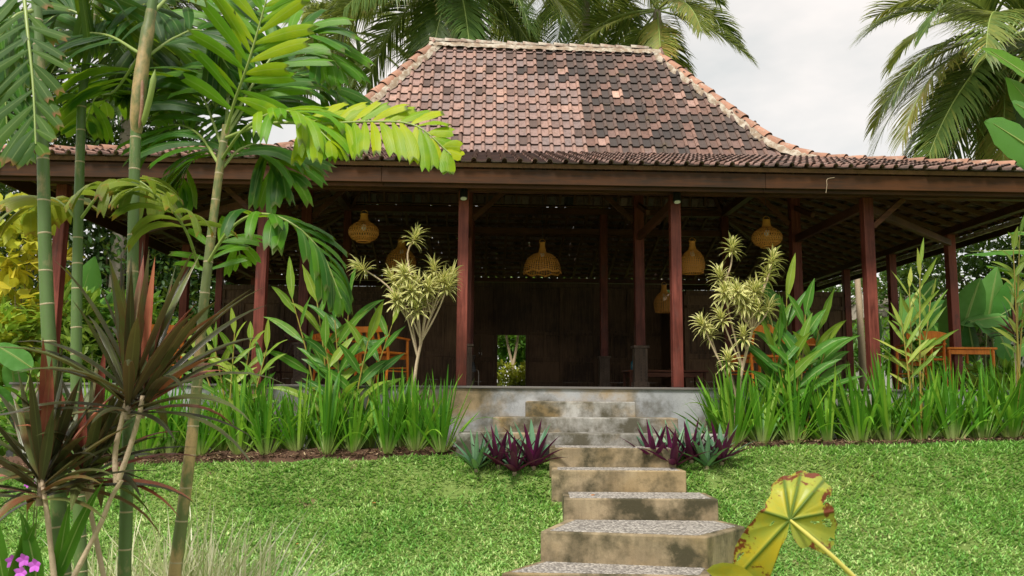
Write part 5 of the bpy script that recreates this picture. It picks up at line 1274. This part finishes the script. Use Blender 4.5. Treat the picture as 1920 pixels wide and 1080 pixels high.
    MT['tarostalk'] = plainmat('taro_stalk', (0.52, 0.50, 0.10), (0.62, 0.52, 0.12), 12, 0.45, 0.05); mb.build('stalk', MT['tarostalk'], t)
    # second leaf, only its upper curl shows
    V, uv2, q2 = ribbons([P(1394, 1148, 2.4)], [nrm([-0.25, 0.0, 0.9])], [nrm([0.9, -0.4, 0.2])], 0.17, 0.15, 2.6, n=10, fold=0.35, prof=[0.5, 0.8, 0.95, 1, 1, 0.95, 0.85, 0.7, 0.5, 0.3, 0.05])
    mb = MB(); mb.add(V[0], q2, uv=uv2 * np.array([1, 0.5]), tint=0.1); mb.build('leaf', m, t)
    mb = MB(); add_tube(mb, smooth_path([P(1394, 1148, 2.4), P(1500, 1300, 2.45), base], 16), 0.007, 7); mb.build('stalk', MT['tarostalk'], t)
taro()

# ================================================================ background planting
def leaf_cloud(mb, centers, radii, n, L, W, r, tint=(0.1, 0.9), droop=0.6, flat=0.55):
    idx = r.integers(0, len(centers), n); u = nrm(r.normal(0, 1, (n, 3))); rad = radii[idx] * r.uniform(0.55, 1.0, n) ** 0.5
    p = centers[idx] + u * rad[:, None] * np.array([1, 1, 0.8])
    d = nrm(u + r.normal(0, flat, (n, 3))); side = nrm(np.cross(d, r.normal(0, 0.4, (n, 3)) + UPZ))
    V, uv, q = ribbons(p, d, side, L * r.uniform(0.6, 1.2, n), W * r.uniform(0.7, 1.2, n), droop, n=3, fold=0.2, prof=[0.2, 0.95, 0.8, 0.03], rng=r)
    cl_t = r.uniform(tint[0], tint[1], len(centers))
    add_ribbons(mb, V, uv, q, np.clip(cl_t[idx] * 0.6 + 0.4 * r.uniform(*tint, n), 0, 1))
def tree(name, label, px, Y, top_py, rx, n, mat, seed, L=0.16, W=0.06, cat='tree', group=None, trunk_r=0.12, low=0.45, ncl=26, clr=0.33, tint=(0.05, 0.95)):
    r = np.random.default_rng(seed); b = P(px, 700, Y); z0 = float(gz(b[0], b[1])); top = P(px, top_py, Y)[2]; H = top - z0
    t = thing(name, label, cat, (b[0], b[1], z0), group)
    ctr = np.array([b[0], b[1], z0 + H * (low + 1) / 2]); rz = H * (1 - low) / 2
    u = nrm(r.normal(0, 1, (ncl, 3))) * r.uniform(0.35, 1.0, (ncl, 1)) ** 0.5
    cs = ctr + u * np.array([rx, rx, rz]) * (1 - clr * 0.6); rad = r.uniform(0.7, 1.3, ncl) * clr * min(rx, rz * 1.4)
    m = MB(); add_tube(m, smooth_path([np.array([b[0], b[1], z0 - 0.05]), np.array([b[0] + 0.1 * rx, b[1], z0 + H * low]), ctr], 10), np.linspace(trunk_r, trunk_r * 0.4, 10), 8)
    for k in range(min(9, ncl)): add_tube(m, smooth_path([np.array([b[0] + 0.08 * rx, b[1], z0 + H * low * r.uniform(0.7, 1.1)]), (ctr + cs[k]) / 2, cs[k]], 6), np.linspace(trunk_r * 0.45, trunk_r * 0.1, 6), 5)
    m.build('trunk', MT['bark'], t)
    m = MB(); leaf_cloud(m, cs, rad, n, L, W, r, tint); m.build('crown', MT[mat], t)
gT = 'trees behind the pavilion'
tree('leafy_tree', 'dense dark small-leaved tree rising over the left end of the roof', 215, 21, 150, 2.6, 9000, 'tree', 201, group=gT, low=0.3, L=0.2, W=0.09, ncl=40)
tree('leafy_tree', 'dark tree at the upper left edge behind the first palm', 20, 19, 20, 2.6, 9000, 'tree', 202, group=gT, low=0.3, L=0.2, W=0.08, ncl=40)
tree('leafy_tree', 'dark tree seen between the left palms and the roof slope', 400, 24, 255, 2.4, 7000, 'tree', 203, group=gT, low=0.2, L=0.22, W=0.09, ncl=34)
tree('leafy_tree', 'low dark tree seen under the roof at the left end of the pavilion', 190, 20, 420, 3.4, 8000, 'tree', 204, group=gT, low=0.02, L=0.2, W=0.09, ncl=40)
tree('leafy_tree', 'mid green tree filling the view left of the panelled wall', 350, 23, 400, 3.4, 8000, 'tree_l', 205, group=gT, low=0.02, L=0.22, W=0.09, ncl=40)
tree('leafy_tree', 'green tree behind the pavilion hidden by the left panelled wall', 640, 27, 330, 4.2, 7000, 'tree', 206, group=gT, low=0.02, L=0.26, W=0.1, ncl=40)
tree('leafy_tree', 'green tree behind the back doorway', 1000, 28, 330, 4.4, 7000, 'tree_l', 207, group=gT, low=0.02, L=0.26, W=0.1, ncl=40)
tree('leafy_tree', 'green tree behind the right panelled wall', 1330, 28, 340, 4.4, 7000, 'tree', 208, group=gT, low=0.02, L=0.26, W=0.1, ncl=40)
tree('leafy_tree', 'green tree seen past the side posts on the right', 1650, 27, 420, 3.6, 8000, 'tree_l', 209, group=gT, low=0.02, L=0.24, W=0.1, ncl=40)
tree('leafy_tree', 'airy green tree behind the paddle leaves at the right edge', 1850, 22, 385, 2.6, 6000, 'tree_l', 210, group=gT, low=0.05, L=0.2, W=0.08, ncl=40)
tree('leafy_tree', 'unseen tree added just outside the right edge of the view', 2060, 20, 340, 2.8, 6000, 'tree', 211, group=gT, low=0.05, L=0.2, W=0.08, ncl=40)  # never in view: added for the light and for side views
tree('leafy_tree', 'unseen tree added just outside the left edge of the view', -150, 17, 180, 2.6, 6000, 'tree', 212, group=gT, low=0.05, L=0.2, W=0.08, ncl=40)  # likewise added out of view, for light and side views

gB = 'bushes beside the pavilion'
def bush(label, px, Y, top_py, rx, n, mat, seed, L=0.2, W=0.08, **kw):
    tree('bush', label, px, Y, top_py, rx, n, mat, seed, L, W, 'bush', gB, trunk_r=0.03, low=kw.pop('low', 0.1), ncl=kw.pop('ncl', 16), clr=kw.pop('clr', 0.4), **kw)
bush('bright yellow-green bush at the left edge under the eave', 28, 11.2, 335, 0.68, 700, 'bush_y', 221, L=0.28, W=0.14)
bush('soft pale green bush below the yellow one at the left edge', 45, 10.7, 530, 0.8, 1500, 'bush', 222, L=0.22, W=0.06, tint=(0.5, 1.0))
bush('low green bush at the left edge behind the dark cordylines', 60, 10.2, 690, 0.8, 900, 'bush', 223, L=0.2, W=0.09)
bush('green bush seen between the second and third palm stems', 200, 13.2, 590, 0.7, 900, 'bush', 224, L=0.2, W=0.08)
bush('leafy bush behind the third palm stem beside the platform', 285, 12.6, 560, 0.55, 600, 'bush', 225, L=0.22, W=0.08, tint=(0.4, 1))
bush('tall leafy bush left of the second palm stem beyond the eave', 112, 12.6, 500, 0.55, 800, 'bush', 233, L=0.26, W=0.10, tint=(0.3, 1.0))
bush('bright green bush seen past the third palm stem', 245, 14.6, 520, 0.7, 1000, 'bush', 234, L=0.24, W=0.09, tint=(0.2, 1.0))
bush('green bush left of the panelled wall', 335, 15.6, 575, 0.7, 900, 'bush', 235, L=0.24, W=0.09, tint=(0.1, 0.9))
bush('low bush between the platform and the left garden', 130, 12.0, 660, 0.7, 700, 'bush', 226, L=0.18, W=0.09)
bush('yellow-green bush seen low in the back doorway', 968, 21.0, 668, 0.6, 1500, 'bush_y', 227, L=0.14, W=0.06, tint=(0.0, 0.5))
bush('dense green bush behind the back doorway on its right side', 1000, 25, 590, 1.1, 2400, 'bush', 232, L=0.22, W=0.09)
bush('green bush behind the back doorway on its left side', 930, 24, 575, 1.1, 2600, 'bush', 228, L=0.2, W=0.08)
bush('green bush seen between the side posts at the right', 1640, 20.5, 600, 1.0, 1200, 'bush', 229, L=0.22, W=0.08)
bush('green bush behind the right corner chair', 1745, 16.5, 610, 0.8, 900, 'bush', 230, L=0.2, W=0.08)
bush('low green bush under the paddle leaves at the right', 1850, 13.2, 690, 0.9, 900, 'bush', 231, L=0.22, W=0.09)

# forked little tree beyond the doorway
b = P(962, 720, 21.4); z0 = float(gz(b[0], b[1])); ft_ = thing('small_tree', 'forked pale-stemmed small tree seen through the back doorway', 'tree', (b[0], b[1], z0))
m = MB()
for px, py in ((948, 620), (972, 615)): add_tube(m, smooth_path([np.array([b[0], b[1], z0]), P(962, 692, 21.4), P((px + 962) / 2, 660, 21.4), P(px, py, 21.4), P(px - 4, 560, 21.4)], 12), np.linspace(0.045, 0.025, 12), 7)
m.build('trunk', MT['palebark'], ft_); m = MB(); leaf_cloud(m, np.array([P(945, 570, 21.4), P(975, 575, 21.4), P(960, 540, 21.4)]), np.array([0.7, 0.7, 0.8]), 700, 0.24, 0.1, np.random.default_rng(3)); m.build('crown', MT['bush'], ft_)

# big-leaved plants
def big_leaf(name, label, base_px, Y, leaves, mat, seed, cat='plant', group=None, stem_r=0.014, stemmat='palmstalk', zoff=0):
    """leaves: (px of leaf base, py, px of tip, py, width px, facing 'f' towards the viewer, dY)"""
    r = np.random.default_rng(seed); b = P(base_px, 720, Y); z0 = float(gz(b[0], b[1])) + zoff
    t = thing(name, label, cat, (b[0], b[1], z0), group)
    for (x0, y0, x1, y1, wpx, nrmv, dY) in leaves:
        a = P(x0, y0, Y + dY); c = P(x1, y1, Y + dY - 0.15); d = c - a; L = np.linalg.norm(d); d = d / L
        side = nrm(np.cross(np.array(nrmv, float), d)); W = wpx / FPX * Y * (0.78 if mat == 'paddle' else 1.0); side = nrm(side + r.normal(0, 0.22, 3))
        V, uv, q = ribbons([a], [d], [side], L, W, 0.25, n=12, fold=0.22, prof=[0.15, 0.55, 0.8, 0.93, 1, 1, 1, 0.97, 0.9, 0.78, 0.6, 0.36, 0.03], wave=0.025, rng=r)
        leaf_objects(V, uv, q, r.uniform(0.0, 1.0), 'leaf', MT[mat], t)
        m = MB(); g0 = np.array([b[0] + r.normal(0, 0.05), b[1] + r.normal(0, 0.05), z0]); add_tube(m, smooth_path([g0, (g0 + a) / 2 + np.array([(a[0] - g0[0]) * -0.15, 0, 0.1]), a], 12), np.linspace(stem_r * 1.5, stem_r * 0.7, 12), 7)
        add_tube(m, smooth_path([a, a + d * L * 0.5 - UPZ * 0.01, a + d * L * 0.9 - UPZ * 0.03], 6), np.linspace(stem_r * 0.6, 0.003, 6), 5); m.build('leaf_stalk', MT[stemmat], t)
cam_n = (0.1, -1, 0.5); up_n = (0, -0.35, 1)
big_leaf('paddle_leaf_plant', 'large blue-green paddle-leaved plant beyond the right side of the pavilion', 1850, 13.9,
         [(1800, 640, 1835, 520, 75, cam_n, 0), (1850, 625, 1868, 500, 80, cam_n, 0.2), (1895, 640, 1900, 520, 90, cam_n, 0.1), (1905, 590, 1800, 600, 70, up_n, -0.2), (1860, 600, 1925, 560, 60, up_n, -0.1),
          (1870, 660, 1790, 645, 45, up_n, -0.3), (1880, 630, 1830, 600, 50, cam_n, -0.3), (1880, 670, 1930, 640, 55, up_n, -0.3), (1790, 660, 1775, 560, 60, cam_n, 0.4), (1830, 680, 1815, 600, 60, cam_n, -0.2), (1900, 680, 1870, 615, 60, cam_n, -0.4)], 'paddle', 251, group='big-leaved plants')
big_leaf('banana_plant', 'banana plant with a broad leaf reaching under the right eave', 1960, 14.2,
         [(1940, 470, 1805, 468, 60, up_n, 0), (1950, 440, 1850, 425, 60, up_n, 0.4), (1940, 520, 1850, 490, 50, up_n, 0.6), (1950, 600, 2010, 420, 70, cam_n, 0)], 'banana', 252, group='big-leaved plants', stem_r=0.03)
big_leaf('banana_plant', 'banana plant at the right edge with a bright leaf against the coconut palm', 2010, 8.6,
         [(1965, 300, 1850, 218, 78, (-0.5, -1, 0.45), 0), (1965, 170, 1846, 82, 50, (0.5, 0.6, -0.9), 0.2), (1975, 250, 1890, 140, 55, (-0.4, -1, 0.4), 0.3), (1960, 230, 1898, 185, 40, cam_n, 0.1), (1990, 330, 1905, 300, 45, (-0.3, -0.8, 0.7), 0.4), (2010, 250, 2060, 60, 80, cam_n, 0.1), (2010, 300, 2120, 180, 80, up_n, 0.1)], 'banana', 253, group='big-leaved plants', stem_r=0.035)
big_leaf('banana_plant', 'banana plant with an upright leaf behind the second palm stem', 150, 13.0,
         [(128, 640, 175, 480, 62, cam_n, 0), (115, 610, 105, 480, 55, cam_n, 0.2), (165, 640, 215, 540, 40, cam_n, 0.3), (150, 620, 60, 560, 50, up_n, 0.1), (170, 630, 250, 590, 44, up_n, 0.0), (140, 640, 190, 600, 40, up_n, -0.2)], 'banana', 254, group='big-leaved plants')
big_leaf('taro_plant', 'broad-leaved dark green taro at the left edge behind the cordyline', 35, 9.9,
         [(60, 690, -10, 640, 60, cam_n, 0), (30, 740, 20, 670, 60, cam_n, 0.1), (70, 730, 100, 690, 46, cam_n, 0), (10, 780, -20, 720, 60, cam_n, -0.1), (60, 800, 40, 745, 55, cam_n, -0.1), (95, 790, 125, 735, 45, cam_n, 0)], 'paddle', 255, group='big-leaved plants')
big_leaf('paddle_leaf_plant', 'broad-leaved plant seen past the side posts behind the right chair', 1700, 17.5,
         [(1650, 640, 1640, 570, 35, cam_n, 0), (1690, 620, 1720, 545, 45, cam_n, 0.2), (1720, 610, 1775, 560, 40, cam_n, 0), (1700, 600, 1755, 520, 40, cam_n, 0.5), (1740, 650, 1770, 600, 40, cam_n, 0.1)], 'paddle', 256, group='big-leaved plants')
cordyline('cordyline', 'dark red cordyline at the right edge in front of the paddle leaves', [[(1906, 760), (1904, 700), (1902, 640)]], [(1902, 620, 0, 22, 0.42, 0.0)], 11.4, 44)

# coconut palms
def coconut(label, px, py, Y, nf, L, seed, foot_dx=0.0, elev=(70, -70), tint=(0.1, 0.9), trunk=True, azr=(0, 6.283)):
    r = np.random.default_rng(seed); c = P(px, py, Y); gx_, gy_ = c[0] + foot_dx, c[1]; z0 = float(gz(gx_, gy_)) - 0.05
    t = thing('coconut_palm', label, 'palm', (gx_, gy_, z0), 'coconut palms behind the pavilion')
    path = smooth_path([np.array([gx_, gy_, z0]), np.array([c[0] + foot_dx * 0.4, c[1], (z0 + c[2]) / 2]), c], 40)
    m = MB(); add_tube(m, path, np.linspace(0.19, 0.12, 40) * (1 + 0.05 * np.sin(np.arange(40) * 2.2)), 10); m.build('trunk', MT['coconut_bark'], t)
    for k in range(nf):
        az = azr[0] + (azr[1] - azr[0]) * ((k * 0.381966) % 1.0) + r.normal(0, 0.15); f = k / max(nf - 1, 1); el = math.radians(elev[0] + (elev[1] - elev[0]) * f + r.normal(0, 5))
        d = np.array([math.cos(el) * math.cos(az), math.cos(el) * math.sin(az), math.sin(el)]); Lf = L * r.uniform(0.85, 1.1)
        n = 26; pts = [c.copy()]; dd = d.copy()
        for i in range(n - 1):
            pts.append(pts[-1] + dd * Lf / (n - 1)); dd = nrm(dd + np.array([0, 0, -1]) * (0.035 + 0.05 * i / n) * (1.2 if el > -0.3 else 0.5))
        pts = np.array(pts); T = nrm(np.gradient(pts, axis=0)); hz = nrm(np.cross(T, UPZ + r.normal(0, 0.05, 3)))
        nl = 84; ff = np.linspace(0.16, 0.995, nl); g = np.linspace(0, 1, n); leaf = MB(); tn = r.uniform(*tint)
        roll = r.normal(0, 0.35)
        for sg in (-1, 1):
            cc = np.stack([np.interp(ff, g, pts[:, i]) for i in range(3)], -1); tt = nrm(np.stack([np.interp(ff, g, T[:, i]) for i in range(3)], -1)); S = nrm(np.stack([np.interp(ff, g, hz[:, i]) for i in range(3)], -1))
            U = np.cross(S, tt); S2 = (S * math.cos(roll) + U * math.sin(roll)) * sg
            a = np.radians(62 - 34 * ff + r.normal(0, 5, nl))[:, None]
            dl = nrm(tt * np.cos(a) + S2 * np.sin(a) + U * 0.12); ln = 0.24 * L * (0.45 + 0.75 * np.sin(np.pi * np.clip(ff * 0.85 + 0.12, 0, 1))) * r.uniform(0.85, 1.1, nl)
            V, uv, q = ribbons(cc, dl, np.cross(U, dl), ln, 0.05 * (0.7 + 0.3 * np.sin(np.pi * ff)), 1.2 * r.uniform(0.5, 1.5, nl), n=4, fold=0.0, prof=[0.6, 1, 0.8, 0.5, 0.05], rng=r)
            V = V.reshape(nl, 5, 3, 3)[:, :, [0, 2]].reshape(nl, 10, 3); uv = uv.reshape(5, 3, 2)[:, [0, 2]].reshape(10, 2); q = np.array([[2 * i, 2 * i + 1, 2 * i + 3, 2 * i + 2] for i in range(4)])
            add_ribbons(leaf, V, uv, q, np.clip(tn + r.normal(0, 0.12, nl), 0, 1))
        fo = leaf.build('frond', MT['coconut'], t)
        m = MB(); add_tube(m, pts, np.linspace(0.035, 0.006, n), 5, tint=0.9); m.build('rachis', MT['palmstalk'], fo)
coconut('coconut palm crown spreading directly behind the left half of the roof ridge', 850, -50, 21, 30, 4.3, 301, elev=(75, -62), tint=(0.1, 0.75))
coconut('coconut palm whose bare grey trunk stands behind the right half of the ridge', 1098, -90, 25, 22, 4.6, 302, elev=(60, -62), tint=(0.3, 0.95))
coconut('coconut palm with fronds drooping behind the right hip of the roof', 1232, 20, 23, 17, 3.4, 303, elev=(86, -50), tint=(0.1, 0.8))
coconut('large coconut palm with hanging fronds at the upper right', 1890, 70, 17.5, 46, 3.9, 304, foot_dx=0.6, elev=(65, -82), tint=(0.25, 1.0))
coconut('coconut palm behind the foreground palms at the upper left', 258, -40, 19, 24, 3.8, 305, elev=(60, -70), tint=(0.0, 0.6))
coconut('low coconut palm between the foreground palms and the roof slope', 640, 60, 26, 18, 3.4, 306, elev=(70, -50), tint=(0.1, 0.7))

# timber poles and a garden house beyond the right side
for k, (px, Y, h) in enumerate(((1612, 18.6, 0.075), (1673, 17.6, 0.06), (1783, 15.0, 0.055))):
    b = P(px + 6, 720, Y); z0 = float(gz(b[0], b[1])); m = MB(); top = P(px - 4, [545, 548, 470][k], Y)
    add_tube(m, smooth_path([np.array([b[0], b[1], z0 - 0.05]), (np.array([b[0], b[1], z0]) + top) / 2 + np.array([0.02, 0, 0]), top + UPZ * 0.8], 14), np.linspace(h * 1.15, h * 0.85, 14), 9)
    o = m.build('timber_pole', MT['palebark']); tag(o, ['leaning pale timber pole farthest left of the poles beyond the pavilion side', 'upright pale timber pole in the middle beyond the pavilion side', 'thin pale timber pole beside the right side post'][k], 'pole', 'pale poles beyond the pavilion')
hb = P(1800, 620, 25.0); hs = thing('garden_house', 'white-walled house with a grey roof glimpsed beyond the right side', 'house', (hb[0], hb[1], 1.2))
m = MB(); add_box(m, np.array([hb[0], hb[1], 2.4]), np.array([3.2, 0, 0]), np.array([0, 1.5, 0]), np.array([0, 0, 1.35])); m.build('wall', MT['white'], hs, smooth=False)
m = MB(); v = [hb + np.array(c) for c in ((-3.6, -1.9, 0), (3.6, -1.9, 0), (3.6, 1.9, 0), (-3.6, 1.9, 0), (-3.0, 0, 0.9), (3.0, 0, 0.9))]
v = [np.array([p[0], p[1], 3.75 + c]) for p, c in zip(v, (0, 0, 0, 0, 0.9, 0.9))]; m.add(v, [[0, 1, 5, 4], [2, 3, 4, 5], [0, 3, 2, 1]], [[1, 2, 5], [3, 0, 4]]); m.build('roof', MT['coconut_bark'], hs, smooth=False)
m = MB(); add_box(m, np.array([hb[0] - 1.4, hb[1] - 1.505, 2.2]), np.array([0.5, 0, 0]), np.array([0, 0.02, 0]), np.array([0, 0, 0.95])); m.build('door', MT['panel'], hs, smooth=False)

# ================================================================ small things
def chips():
    r = np.random.default_rng(88); mb = MB(); n = 9000
    x = np.concatenate([r.uniform(-7.5, -0.65, n // 2), r.uniform(2.4, 8.5, n // 2)]); Y0 = 9.27 + 0.03 * x; y = Y0 + 0.02 + r.random(n) ** 1.6 * 0.55
    z = gz(x, y) + 0.062; az = r.uniform(0, 6.283, n); el = r.normal(0, 0.35, n)
    d = np.stack([np.cos(az) * np.cos(el), np.sin(az) * np.cos(el), np.sin(el)], -1); side = np.stack([-np.sin(az), np.cos(az), r.normal(0, 0.3, n)], -1)
    V, uv, q = ribbons(np.stack([x, y, z], -1), d, side, r.uniform(0.015, 0.06, n), r.uniform(0.006, 0.02, n), 0.2, n=2, fold=0.3, prof=[0.6, 1, 0.3], rng=r)
    add_ribbons(mb, V, uv, q, r.uniform(0, 1, n)); o = mb.build('mulch', MT['mulch']); tag(o, 'brown leaf and bark litter on the soil beds', 'mulch', kind='stuff')
MT['mulch'] = leafmat('mulch', [(0.0, (0.03, 0.016, 0.01)), (0.5, (0.11, 0.06, 0.035)), (0.9, (0.26, 0.16, 0.09)), (1.0, (0.40, 0.30, 0.18))], rough=0.9, trans=0, vein=0.0)
chips()
MT['deadleaf'] = leafmat('dead_leaf', [(0.0, (0.35, 0.12, 0.03)), (1.0, (0.5, 0.2, 0.06))], rough=0.7, trans=0.1, vein=0.3)
def fallen(p, az, L, label):
    V, uv, q = ribbons([p], [nrm([math.cos(az), math.sin(az), 0.25])], [nrm([-math.sin(az), math.cos(az), 0.2])], L, L * 0.5, 0.9, n=6, fold=0.35, prof=[0.1, 0.7, 1, 0.95, 0.7, 0.35, 0.02])
    mb = MB(); mb.add(V[0], q, uv=uv, tint=0.6); o = mb.build('fallen_leaf', MT['deadleaf']); tag(o, label, 'leaf', 'fallen leaves')
p = P(1107, 929, 8.3); z6 = P(1200, 935, 8.09)[2]; fallen(np.array([p[0], 8.28, z6 + 0.008]), 0.4, 0.055, 'small orange fallen leaf on the third step above the bottom')
rl_ = np.random.default_rng(91)
for k, (px, py, Y) in enumerate(((1345, 975, 8.05), (700, 900, 8.6), (560, 960, 7.9), (1640, 900, 8.8))):
    p = P(px, py, Y); fallen(np.array([p[0], p[1], float(gz(p[0], p[1])) + 0.03]), rl_.uniform(0, 6), 0.06, ['brown fallen leaf on the grass beside the landing step', 'brown fallen leaf on the upper left lawn', 'brown fallen leaf on the lower left lawn', 'brown fallen leaf on the right lawn'][k])
